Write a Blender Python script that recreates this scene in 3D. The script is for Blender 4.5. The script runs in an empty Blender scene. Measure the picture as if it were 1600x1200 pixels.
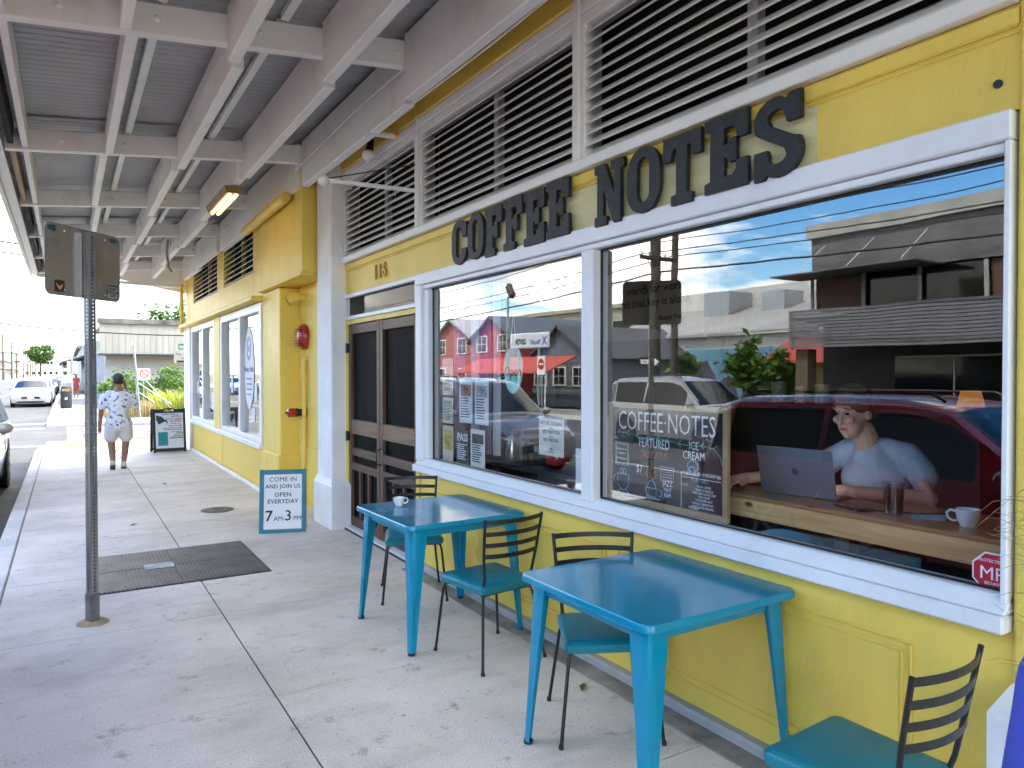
import bpy, bmesh, math, random
from mathutils import Vector, Matrix, Euler, noise as mnoise
random.seed(11)
PI = math.pi
rad = math.radians
SC = bpy.context.scene
COL = SC.collection

# ------------------------------------------------------------------ camera
YAW = math.atan(697/1128.0); PITCH = math.atan(17/1128.0); EYE = 1.68
cam_d = bpy.data.cameras.new('camera'); cam = bpy.data.objects.new('camera', cam_d); COL.objects.link(cam)
cam_d.sensor_width = 36.0; cam_d.lens = 36.0*1128/1600; cam_d.clip_start = 0.05; cam_d.clip_end = 3000
cam.location = (0, 0, EYE); cam.rotation_euler = (PI/2-PITCH, 0, -YAW)
SC.camera = cam

# ------------------------------------------------------------------ sun, sky, exposure
SUN_EL, SUN_AZ = rad(63), rad(12)      # azimuth: direction the sun stands in, measured from +X towards +Y
sd = Vector((math.cos(SUN_EL)*math.cos(SUN_AZ), math.cos(SUN_EL)*math.sin(SUN_AZ), math.sin(SUN_EL)))
sun_d = bpy.data.lights.new('sun', 'SUN'); sun_d.energy = 2.0; sun_d.angle = rad(0.8); sun_d.color = (1.0, 0.955, 0.89)
sun = bpy.data.objects.new('sun', sun_d); COL.objects.link(sun); sun.location = (10, 0, 30)
sun.rotation_euler = sd.to_track_quat('Z', 'Y').to_euler()
wd = bpy.data.worlds.new('World'); SC.world = wd; wd.use_nodes = True
OFF1, OFF2 = (7.6476, 8.0749, 0), (7.0638, -7.4961, 0)
def world():
    nt = wd.node_tree; N = nt.nodes; Lk = nt.links; N.clear()
    out = N.new('ShaderNodeOutputWorld'); bg = N.new('ShaderNodeBackground'); bg.inputs[1].default_value = 0.15
    sky = N.new('ShaderNodeTexSky'); sky.sky_type = 'NISHITA'; sky.sun_disc = False
    sky.sun_elevation = SUN_EL; sky.sun_rotation = PI/2-SUN_AZ; sky.air_density = 1.0; sky.dust_density = 0.6; sky.ozone_density = 2.0
    tc = N.new('ShaderNodeTexCoord'); sp = N.new('ShaderNodeSeparateXYZ'); Lk.new(tc.outputs['Generated'], sp.inputs[0])
    def math_(op, a, b=None):
        m = N.new('ShaderNodeMath'); m.operation = op
        for i, v in enumerate((a, b)):
            if v is None: continue
            if isinstance(v, (int, float)): m.inputs[i].default_value = v
            else: Lk.new(v, m.inputs[i])
        return m.outputs[0]
    zz = math_('ADD', math_('MAXIMUM', sp.outputs[2], 0.0), 0.16)
    cb = N.new('ShaderNodeCombineXYZ')
    Lk.new(math_('DIVIDE', sp.outputs[0], zz), cb.inputs[0]); Lk.new(math_('DIVIDE', sp.outputs[1], zz), cb.inputs[1])
    def noise(scale, detail, rough, off):
        mp = N.new('ShaderNodeMapping'); mp.inputs['Location'].default_value = off; Lk.new(cb.outputs[0], mp.inputs[0])
        n = N.new('ShaderNodeTexNoise'); n.inputs['Scale'].default_value = scale; n.inputs['Detail'].default_value = detail
        n.inputs['Roughness'].default_value = rough; Lk.new(mp.outputs[0], n.inputs['Vector']); return n.outputs[0]
    def ramp(fac, a, b, ca=(0,0,0,1), cb_=(1,1,1,1)):
        r = N.new('ShaderNodeValToRGB'); r.color_ramp.elements[0].position = a; r.color_ramp.elements[1].position = b
        r.color_ramp.elements[0].color = ca; r.color_ramp.elements[1].color = cb_; Lk.new(fac, r.inputs[0]); return r.outputs[0]
    body = math_('ADD', math_('MULTIPLY', noise(0.42, 2, 0.5, OFF1), 0.55), math_('MULTIPLY', noise(1.5, 9, 0.56, OFF2), 0.6))
    cover = ramp(body, 0.537, 0.62)
    shade = ramp(noise(1.1, 5, 0.5, (7.3, 2.2, 0)), 0.34, 0.56, (2.6, 2.7, 3.0, 1), (10.4, 9.9, 9.2, 1))
    # blue made a little deeper, as over the sea
    hs = N.new('ShaderNodeHueSaturation'); hs.inputs['Saturation'].default_value = 1.4; hs.inputs['Value'].default_value = 0.95
    Lk.new(sky.outputs[0], hs.inputs['Color'])
    mx = N.new('ShaderNodeMix'); mx.data_type = 'RGBA'
    Lk.new(cover, mx.inputs[0]); Lk.new(hs.outputs[0], mx.inputs[6]); Lk.new(shade, mx.inputs[7])
    Lk.new(mx.outputs[2], bg.inputs[0]); Lk.new(bg.outputs[0], out.inputs[0])
world()
vs = SC.view_settings; vs.view_transform = 'Standard'; vs.look = 'None'; vs.exposure = 2.7; vs.gamma = 1.0; vs.use_curve_mapping = False
cy = SC.cycles
cy.max_bounces = 10; cy.diffuse_bounces = 6; cy.glossy_bounces = 4; cy.transparent_max_bounces = 16; cy.transmission_bounces = 4
cy.caustics_reflective = False; cy.caustics_refractive = False; cy.sample_clamp_indirect = 6.0
cy.use_denoising = True; cy.use_adaptive_sampling = True; cy.adaptive_threshold = 0.03
try: cy.denoiser = 'OPENIMAGEDENOISE'
except Exception: pass

# ------------------------------------------------------------------ materials
MATS = {}
def lin(r, g, b):
    f = lambda c: c/12.92 if c <= 0.04045 else ((c+0.055)/1.055)**2.4
    return (f(r/255), f(g/255), f(b/255))
def nt_new(name):
    m = bpy.data.materials.new(name); m.use_nodes = True; nt = m.node_tree
    return m, nt, nt.nodes, nt.links, nt.nodes['Principled BSDF']
def mat(name, col, rough=0.5, var=0.06, scale=2.5, bump=0.0, bscale=30.0, metal=0.0, grime=0.0, gscale=1.2, coat=0.0, stretch=(1,1,1), spec=0.5, emit=None, world_space=False, gcol=None):
    if name in MATS: return MATS[name]
    m, nt, N, Lk, P = nt_new(name); MATS[name] = m
    P.inputs['Roughness'].default_value = rough; P.inputs['Metallic'].default_value = metal
    P.inputs['Specular IOR Level'].default_value = spec
    if coat: P.inputs['Coat Weight'].default_value = coat; P.inputs['Coat Roughness'].default_value = 0.06
    if emit: P.inputs['Emission Color'].default_value = (*emit[0], 1); P.inputs['Emission Strength'].default_value = emit[1]
    if world_space:
        src = N.new('ShaderNodeNewGeometry').outputs['Position']
    else:
        src = N.new('ShaderNodeTexCoord').outputs['Object']
    mp = N.new('ShaderNodeMapping'); mp.inputs['Scale'].default_value = stretch; Lk.new(src, mp.inputs[0])
    def noise(s, d=4, r=0.55):
        n = N.new('ShaderNodeTexNoise'); n.inputs['Scale'].default_value = s; n.inputs['Detail'].default_value = d; n.inputs['Roughness'].default_value = r
        Lk.new(mp.outputs[0], n.inputs['Vector']); return n.outputs[0]
    base = None
    if var > 0:
        r = N.new('ShaderNodeValToRGB'); e = r.color_ramp.elements
        e[0].position = 0.28; e[1].position = 0.74
        e[0].color = (*[max(0, c*(1-var*2.2)) for c in col], 1); e[1].color = (*[min(1, c*(1+var*1.4)) for c in col], 1)
        Lk.new(noise(scale, 6, 0.6), r.inputs[0]); base = r.outputs[0]
    if grime > 0:
        g = N.new('ShaderNodeValToRGB'); g.color_ramp.elements[0].position = 0.52; g.color_ramp.elements[1].position = 0.72
        Lk.new(noise(gscale, 9, 0.68), g.inputs[0])
        mg = N.new('ShaderNodeMath'); mg.operation = 'MULTIPLY'; Lk.new(g.outputs[0], mg.inputs[0]); mg.inputs[1].default_value = grime
        x = N.new('ShaderNodeMix'); x.data_type = 'RGBA'; Lk.new(mg.outputs[0], x.inputs[0])
        if base: Lk.new(base, x.inputs[6])
        else: x.inputs[6].default_value = (*col, 1)
        x.inputs[7].default_value = (*(gcol or [c*0.35 for c in col]), 1); base = x.outputs[2]
    if base: Lk.new(base, P.inputs['Base Color'])
    else: P.inputs['Base Color'].default_value = (*col, 1)
    if rough > 0.08 and var > 0:
        rr = N.new('ShaderNodeMapRange'); rr.inputs['To Min'].default_value = max(0.02, rough*0.75); rr.inputs['To Max'].default_value = min(1, rough*1.25)
        Lk.new(noise(scale*3, 3), rr.inputs[0]); Lk.new(rr.outputs[0], P.inputs['Roughness'])
    if bump > 0:
        b = N.new('ShaderNodeBump'); b.inputs['Strength'].default_value = bump; b.inputs['Distance'].default_value = 0.01
        Lk.new(noise(bscale, 5, 0.6), b.inputs['Height']); Lk.new(b.outputs[0], P.inputs['Normal'])
    return m
def glass(name, r0=0.10, tint=(1, 1, 1), rough=0.0, power=4.0, gain=1.0, warp=0.0):
    if name in MATS: return MATS[name]
    m, nt, N, Lk, P = nt_new(name); MATS[name] = m; N.remove(P)
    out = [n for n in N if n.type == 'OUTPUT_MATERIAL'][0]
    tr = N.new('ShaderNodeBsdfTransparent'); tr.inputs[0].default_value = (*tint, 1)
    gl = N.new('ShaderNodeBsdfGlossy'); gl.inputs['Roughness'].default_value = rough; gl.inputs[0].default_value = (gain, gain, gain, 1)
    if warp:
        tc = N.new('ShaderNodeTexCoord'); n_ = N.new('ShaderNodeTexNoise'); n_.inputs['Scale'].default_value = 1.8; n_.inputs['Detail'].default_value = 1.5; Lk.new(tc.outputs['Object'], n_.inputs['Vector'])
        bp = N.new('ShaderNodeBump'); bp.inputs['Strength'].default_value = warp; bp.inputs['Distance'].default_value = 0.002; Lk.new(n_.outputs[0], bp.inputs['Height']); Lk.new(bp.outputs[0], gl.inputs['Normal'])
    lw = N.new('ShaderNodeLayerWeight'); lw.inputs[0].default_value = 0.5
    pw = N.new('ShaderNodeMath'); pw.operation = 'POWER'; Lk.new(lw.outputs['Facing'], pw.inputs[0]); pw.inputs[1].default_value = power
    ma = N.new('ShaderNodeMath'); ma.operation = 'MULTIPLY_ADD'; Lk.new(pw.outputs[0], ma.inputs[0]); ma.inputs[1].default_value = 1-r0; ma.inputs[2].default_value = r0
    mx = N.new('ShaderNodeMixShader'); Lk.new(ma.outputs[0], mx.inputs[0]); Lk.new(tr.outputs[0], mx.inputs[1]); Lk.new(gl.outputs[0], mx.inputs[2])
    Lk.new(mx.outputs[0], out.inputs[0]); return m
def pattern_mat(name, base, spots, scale=9.0, lo=0.40, hi=0.46, rough=0.8, detail=2.0):
    """cloth with printed blotches in the given colours"""
    if name in MATS: return MATS[name]
    m, nt, N, Lk, P = nt_new(name); MATS[name] = m; P.inputs['Roughness'].default_value = rough
    tc = N.new('ShaderNodeTexCoord'); cur = None
    for i, (c, sc) in enumerate(spots):
        mp = N.new('ShaderNodeMapping'); mp.inputs['Location'].default_value = (i*3.7, i*1.3, i*2.1); Lk.new(tc.outputs['Object'], mp.inputs[0])
        n = N.new('ShaderNodeTexNoise'); n.inputs['Scale'].default_value = scale*sc; n.inputs['Detail'].default_value = detail; Lk.new(mp.outputs[0], n.inputs['Vector'])
        r = N.new('ShaderNodeValToRGB'); r.color_ramp.elements[0].position = lo; r.color_ramp.elements[1].position = hi
        r.color_ramp.elements[0].color = (1, 1, 1, 1); r.color_ramp.elements[1].color = (0, 0, 0, 1); Lk.new(n.outputs[0], r.inputs[0])
        x = N.new('ShaderNodeMix'); x.data_type = 'RGBA'; Lk.new(r.outputs[0], x.inputs[0])
        if cur: Lk.new(cur, x.inputs[6])
        else: x.inputs[6].default_value = (*base, 1)
        x.inputs[7].default_value = (*c, 1); cur = x.outputs[2]
    Lk.new(cur, P.inputs['Base Color']); return m
def wood_mat(name, c0, c1, axis=1, rough=0.5, knots=0.0, coat=0.0):
    if name in MATS: return MATS[name]
    m, nt, N, Lk, P = nt_new(name); MATS[name] = m; P.inputs['Roughness'].default_value = rough
    if coat: P.inputs['Coat Weight'].default_value = coat
    tc = N.new('ShaderNodeTexCoord'); mp = N.new('ShaderNodeMapping'); s = [16, 16, 16]; s[axis] = 0.9; mp.inputs['Scale'].default_value = s
    Lk.new(tc.outputs['Object'], mp.inputs[0])
    n = N.new('ShaderNodeTexNoise'); n.inputs['Scale'].default_value = 1.6; n.inputs['Detail'].default_value = 6; n.inputs['Distortion'].default_value = 0.6
    Lk.new(mp.outputs[0], n.inputs['Vector'])
    r = N.new('ShaderNodeValToRGB'); r.color_ramp.elements[0].position = 0.32; r.color_ramp.elements[1].position = 0.7
    r.color_ramp.elements[0].color = (*c0, 1); r.color_ramp.elements[1].color = (*c1, 1); Lk.new(n.outputs[0], r.inputs[0]); cur = r.outputs[0]
    if knots:
        mp2 = N.new('ShaderNodeMapping'); s2 = [5, 5, 5]; s2[axis] = 2.6; mp2.inputs['Scale'].default_value = s2; Lk.new(tc.outputs['Object'], mp2.inputs[0])
        v = N.new('ShaderNodeTexVoronoi'); v.inputs['Scale'].default_value = 1.3; Lk.new(mp2.outputs[0], v.inputs['Vector'])
        k = N.new('ShaderNodeValToRGB'); k.color_ramp.elements[0].position = 0.05; k.color_ramp.elements[1].position = 0.10
        k.color_ramp.elements[0].color = (1, 1, 1, 1); k.color_ramp.elements[1].color = (0, 0, 0, 1); Lk.new(v.outputs['Distance'], k.inputs[0])
        mk = N.new('ShaderNodeMath'); mk.operation = 'MULTIPLY'; mk.inputs[1].default_value = knots; Lk.new(k.outputs[0], mk.inputs[0])
        x = N.new('ShaderNodeMix'); x.data_type = 'RGBA'; Lk.new(mk.outputs[0], x.inputs[0]); Lk.new(cur, x.inputs[6]); x.inputs[7].default_value = (0.07, 0.03, 0.012, 1); cur = x.outputs[2]
    Lk.new(cur, P.inputs['Base Color'])
    b = N.new('ShaderNodeBump'); b.inputs['Strength'].default_value = 0.15; b.inputs['Distance'].default_value = 0.004; Lk.new(n.outputs[0], b.inputs['Height']); Lk.new(b.outputs[0], P.inputs['Normal'])
    return m

# ------------------------------------------------------------------ mesh builder
W = {}
class MB:
    def __init__(s): s.v = []; s.f = []; s.mi = []; s.m = 0
    def add(s, vs_, fs):
        o = len(s.v); s.v += [tuple(v) for v in vs_]; s.f += [tuple(i+o for i in f) for f in fs]; s.mi += [s.m]*len(fs); return s
    def box(s, x0, x1, y0, y1, z0, z1):
        return s.add([(x0,y0,z0),(x1,y0,z0),(x1,y1,z0),(x0,y1,z0),(x0,y0,z1),(x1,y0,z1),(x1,y1,z1),(x0,y1,z1)],
                     [(3,2,1,0),(4,5,6,7),(0,1,5,4),(1,2,6,5),(2,3,7,6),(3,0,4,7)])
    def obox(s, c, size, M):
        hx, hy, hz = [q/2 for q in size]; c = Vector(c)
        vs_ = [c+M@Vector((x, y, z)) for z in (-hz, hz) for x, y in ((-hx,-hy),(hx,-hy),(hx,hy),(-hx,hy))]
        return s.add(vs_, [(3,2,1,0),(4,5,6,7),(0,1,5,4),(1,2,6,5),(2,3,7,6),(3,0,4,7)])
    def bar(s, p0, p1, w, h, up=(0,0,1)):
        """rectangular bar from p0 to p1; w across, h along up"""
        p0 = Vector(p0); p1 = Vector(p1); d = p1-p0; L = d.length; d.normalize(); u = Vector(up); r = d.cross(u)
        if r.length < 1e-5: r = d.cross(Vector((1,0,0)))
        r.normalize(); u = r.cross(d); M = Matrix((r, d, u)).transposed()
        return s.obox((p0+p1)/2, (w, L, h), M)
    def cyl(s, p0, p1, r0, r1=None, n=12, caps=True):
        r1 = r0 if r1 is None else r1
        return s.tube([p0, p1], [r0, r1], n, caps)
    def tube(s, pts, rr, n=10, caps=True):
        pts = [Vector(p) for p in pts]; k = len(pts)
        if not isinstance(rr, (list, tuple)): rr = [rr]*k
        vs_, fs = [], []; prev = None
        for i, p in enumerate(pts):
            d = (pts[min(i+1, k-1)]-pts[max(i-1, 0)]).normalized()
            if prev is None:
                a = Vector((0,0,1)) if abs(d.z) < 0.9 else Vector((1,0,0)); u = d.cross(a).normalized()
            else:
                u = (prev-d*prev.dot(d)).normalized()
            prev = u; w = d.cross(u)
            vs_ += [p+(u*math.cos(2*PI*j/n)+w*math.sin(2*PI*j/n))*rr[i] for j in range(n)]
        for i in range(k-1):
            for j in range(n):
                a, b = i*n+j, i*n+(j+1)%n; fs.append((a, b, b+n, a+n))
        if caps: fs.append(tuple(range(n-1, -1, -1))); fs.append(tuple((k-1)*n+j for j in range(n)))
        return s.add(vs_, fs)
    def loft(s, rings, caps=True, closed=True):
        n = len(rings[0]); vs_ = [p for r in rings for p in r]; fs = []
        for i in range(len(rings)-1):
            for j in range(n if closed else n-1):
                a, b = i*n+j, i*n+(j+1)%n; fs.append((a, b, b+n, a+n))
        if caps and closed: fs.append(tuple(range(n-1, -1, -1))); fs.append(tuple((len(rings)-1)*n+j for j in range(n)))
        return s.add(vs_, fs)
    def lathe(s, c, prof, n=20):
        c = Vector(c)
        return s.loft([[c+Vector((r*math.cos(2*PI*j/n), r*math.sin(2*PI*j/n), z)) for j in range(n)] for r, z in prof])
    def ell(s, c, r, n=14, m=8, M=None):
        c = Vector(c); rings = []
        for i in range(m+1):
            t = PI*i/m; rr = max(math.sin(t), 0.02)
            ring = [Vector((r[0]*rr*math.cos(2*PI*j/n), r[1]*rr*math.sin(2*PI*j/n), -r[2]*math.cos(t))) for j in range(n)]
            rings.append([c+(M@p if M else p) for p in ring])
        return s.loft(rings)
    def prism(s, poly, o, u, v, w):
        """polygon in the (u,v) frame at o, pushed along w"""
        o, u, v, w = [Vector(q) for q in (o, u, v, w)]; n = len(poly)
        a = [o+u*p[0]+v*p[1] for p in poly]; b = [p+w for p in a]
        return s.add(a+b, [tuple(range(n-1, -1, -1)), tuple(range(n, 2*n))]+[(i, (i+1)%n, (i+1)%n+n, i+n) for i in range(n)])
    def quad(s, a, b, c, d): return s.add([a, b, c, d], [(0, 1, 2, 3)])
    def build(s, name, mats, parent=None, smooth=False, bevel=0.0, kind=None, seg=1, wn=False):
        me = bpy.data.meshes.new(name)
        if not isinstance(mats, (list, tuple)): mats = [mats]
        xs = [v[0] for v in s.v]; ys = [v[1] for v in s.v]; zs = [v[2] for v in s.v]
        c = Vector(((min(xs)+max(xs))/2, (min(ys)+max(ys))/2, min(zs)))
        me.from_pydata([tuple(Vector(v)-c) for v in s.v], [], s.f)
        for m in mats: me.materials.append(m)
        if len(mats) > 1: me.polygons.foreach_set('material_index', s.mi)
        bm = bmesh.new(); bm.from_mesh(me); bmesh.ops.recalc_face_normals(bm, faces=bm.faces)
        if bevel > 0:
            es = [e for e in bm.edges if len(e.link_faces) == 2 and e.calc_face_angle(0) > 0.5]
            bmesh.ops.bevel(bm, geom=es, offset=bevel, segments=seg, affect='EDGES', clamp_overlap=True, profile=0.5)
        bm.to_mesh(me); bm.free()
        if smooth: me.polygons.foreach_set('use_smooth', [True]*len(me.polygons)); me.set_sharp_from_angle(angle=rad(38))
        return link(name, me, parent, c, kind)
def link(name, me, parent=None, loc=(0,0,0), kind=None):
    o = bpy.data.objects.new(name, me); COL.objects.link(o); o.location = loc
    if parent is not None:
        o.parent = parent; o.matrix_parent_inverse = W[parent].inverted()
    W[o] = Matrix.Translation(Vector(loc))
    if kind: o['kind'] = kind
    return o
def thing(name, label, cat, loc=(0,0,0), group=None):
    o = bpy.data.objects.new(name, None); COL.objects.link(o); o.location = loc; o.empty_display_size = 0.2
    W[o] = Matrix.Translation(Vector(loc)); return tag(o, label, cat, group)
def tag(o, label, cat, group=None):
    o['label'] = label; o['category'] = cat
    if group: o['group'] = group
    return o
def dup(root, loc, rz=0.0, label=None, swap=None):
    def cp(o, parent):
        c = o.copy(); COL.objects.link(c)
        if parent is not None: c.parent = parent; c.matrix_parent_inverse = o.matrix_parent_inverse.copy()
        if swap and c.type == 'MESH':
            for old, new in swap.items():
                if any(ms.material and ms.material.name == old for ms in c.material_slots):
                    c.data = c.data.copy()
                    for i, mm in enumerate(c.data.materials):
                        if mm and mm.name == old: c.data.materials[i] = new
        for ch in KIDS.get(o, []): cp(ch, c)
        return c
    r = cp(root, None); r.location = loc; r.rotation_euler = (0, 0, rz)
    if label: r['label'] = label
    return r
KIDS = {}
def kids():
    KIDS.clear()
    for o in COL.objects:
        if o.parent: KIDS.setdefault(o.parent, []).append(o)
def curve_mesh(cu):
    """2D curve or text data -> mesh"""
    t = bpy.data.objects.new('tmp', cu); COL.objects.link(t); dg = bpy.context.evaluated_depsgraph_get()
    me = bpy.data.meshes.new_from_object(t.evaluated_get(dg)); bpy.data.objects.remove(t); return me
def place(me, name, o, right, up, mt, parent, kind=None):
    r = Vector(right).normalized(); u = Vector(up).normalized(); n = r.cross(u); o = Vector(o)
    c = sum((v.co for v in me.vertices), Vector())/max(1, len(me.vertices))
    M = Matrix((r, u, n)).transposed().to_4x4(); me.transform(Matrix.Translation(-c)); me.transform(M)
    me.materials.clear(); me.materials.append(mt)
    return link(name, me, parent, o+M.to_3x3()@c, kind)
def text(s, name, o, right, up, size, mt, parent=None, align='LEFT', extrude=0.001, bold=0.0, shear=0.0, width=1.0, spacing=1.0):
    cu = bpy.data.curves.new(name, 'FONT'); cu.body = s; cu.size = size; cu.align_x = align; cu.extrude = extrude
    cu.offset = bold*size; cu.shear = shear; cu.resolution_u = 2; cu.space_character = spacing
    me = curve_mesh(cu)
    if width != 1.0: me.transform(Matrix.Diagonal((width, 1, 1, 1)))
    return place(me, name, o, right, up, mt, parent)
def shape(loops, name, o, right, up, mt, parent=None, extrude=0.004, bevel=0.0):
    cu = bpy.data.curves.new(name, 'CURVE'); cu.dimensions = '2D'; cu.fill_mode = 'BOTH'; cu.extrude = extrude; cu.bevel_depth = bevel
    for lp in loops:
        sp = cu.splines.new('POLY'); sp.points.add(len(lp)-1); sp.use_cyclic_u = True
        for p, q in zip(sp.points, lp): p.co = (q[0], q[1], 0, 1)
    return place(curve_mesh(cu), name, o, right, up, mt, parent)
def arc(cx, cy_, rx, ry, a0, a1, n=10): return [(cx+rx*math.cos(rad(a0+(a1-a0)*i/n)), cy_+ry*math.sin(rad(a0+(a1-a0)*i/n))) for i in range(n+1)]
def strokes(lines, name, o, right, up, mt, parent, r=0.003):
    """hand drawn strokes in the plane, each a thin raised ribbon; all one part"""
    mb = MB(); R_ = Vector(right).normalized(); U_ = Vector(up).normalized(); o = Vector(o)
    for ln in lines: mb.tube([o+R_*p[0]+U_*p[1] for p in ln], r, 5)
    return mb.build(name, mt, parent)
def blob(name, prims, mt, parent=None, voxel=0.012, smooth_it=4):
    """overlapping tapered limbs and masses fused into one continuous skin"""
    mb = MB()
    for p in prims:
        if p[0] == 'e': mb.ell(p[1], p[2], 16, 10, p[3] if len(p) > 3 else None)
        else:
            pts, rr = p[1], p[2]; mb.tube(pts, rr, 12)
            for q, r_ in ((pts[0], rr[0]), (pts[-1], rr[-1])): mb.ell(q, (r_, r_, r_), 12, 8)
            for q, r_ in zip(pts[1:-1], rr[1:-1]): mb.ell(q, (r_*.98, r_*.98, r_*.98), 12, 8)
    me = bpy.data.meshes.new('tmp'); me.from_pydata(mb.v, [], mb.f)
    bm = bmesh.new(); bm.from_mesh(me); bmesh.ops.recalc_face_normals(bm, faces=bm.faces); bm.to_mesh(me); bm.free()
    t = bpy.data.objects.new('tmp', me); COL.objects.link(t)
    md = t.modifiers.new('r', 'REMESH'); md.mode = 'VOXEL'; md.voxel_size = voxel; md.use_smooth_shade = True
    sm = t.modifiers.new('s', 'SMOOTH'); sm.factor = 0.5; sm.iterations = smooth_it
    dg = bpy.context.evaluated_depsgraph_get(); out = bpy.data.meshes.new_from_object(t.evaluated_get(dg))
    bpy.data.objects.remove(t); out.name = name
    zs = [v.co.z for v in out.vertices]; xs = [v.co.x for v in out.vertices]; ys = [v.co.y for v in out.vertices]
    c = Vector(((min(xs)+max(xs))/2, (min(ys)+max(ys))/2, min(zs))); out.transform(Matrix.Translation(-c))
    out.materials.clear(); out.materials.append(mt); out.polygons.foreach_set('use_smooth', [True]*len(out.polygons))
    return link(name, out, parent, c)

# palette
YEL = mat('yellow paint', (0.82, 0.595, 0.105), 0.5, 0.05, 1.5, 0.35, 45, grime=0.22, gscale=1.3, stretch=(1.6, 1.6, 0.45), gcol=(0.50, 0.36, 0.07))
YEL2 = mat('yellow stucco', (0.82, 0.595, 0.10), 0.6, 0.06, 2.0, 0.7, 90, grime=0.2)
WHT = mat('white gloss paint', (0.80, 0.80, 0.80), 0.42, 0.03, 2.0, 0.15, 40, grime=0.30, gscale=2.6, gcol=(0.46, 0.45, 0.43))
WHT2 = mat('white stucco', (0.80, 0.80, 0.80), 0.6, 0.05, 3.0, 0.5, 70, grime=0.22, gscale=1.3, gcol=(0.4, 0.4, 0.4))
BEAM = mat('cream beam paint', (0.90, 0.88, 0.855), 0.5, 0.05, 1.4, 0.25, 30, grime=0.38, gscale=2.8, gcol=(0.50, 0.44, 0.37))
SHEET = mat('galvanised roofing', (0.42, 0.415, 0.42), 0.5, 0.10, 0.8, metal=0.1, grime=0.2)
BLACK = mat('black paint', (0.012, 0.012, 0.013), 0.35, 0.1, 5)
DARK = mat('dark void', (0.006, 0.006, 0.007), 0.9, 0.0)
CONC = mat('old concrete', (0.40, 0.39, 0.37), 0.85, 0.12, 3, 0.4, 50, grime=0.4, gscale=2.0)
GALV = mat('galvanised steel', (0.42, 0.43, 0.45), 0.32, 0.10, 6, 0.05, 40, metal=0.9)
WBROWN = wood_mat('brown stained wood', (0.05, 0.024, 0.013), (0.14, 0.068, 0.038), 2, 0.55)
WBROWNH = wood_mat('brown stained rail', (0.05, 0.024, 0.013), (0.14, 0.068, 0.038), 1, 0.55)
PINE = wood_mat('pine', (0.58, 0.33, 0.12), (0.78, 0.52, 0.24), 1, 0.42, knots=0.9)
TANR = wood_mat('tan rail', (0.15, 0.085, 0.045), (0.26, 0.155, 0.085), 1, 0.6, knots=0.5)
PLY = wood_mat('pale board', (0.42, 0.27, 0.13), (0.58, 0.40, 0.22), 1, 0.6)
RUBBER = mat('rubber', (0.018, 0.018, 0.018), 0.8, 0.1, 8)
PAPER = mat('paper', (0.80, 0.80, 0.78), 0.8, 0.02, 3)
INK = mat('ink', (0.015, 0.015, 0.018), 0.7, 0)
PANE = glass('window pane', 0.085, (0.97, 0.98, 0.98), power=5.0, warp=0.35)
CARGLASS = glass('car glass', 0.08, (0.10, 0.11, 0.11))
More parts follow.
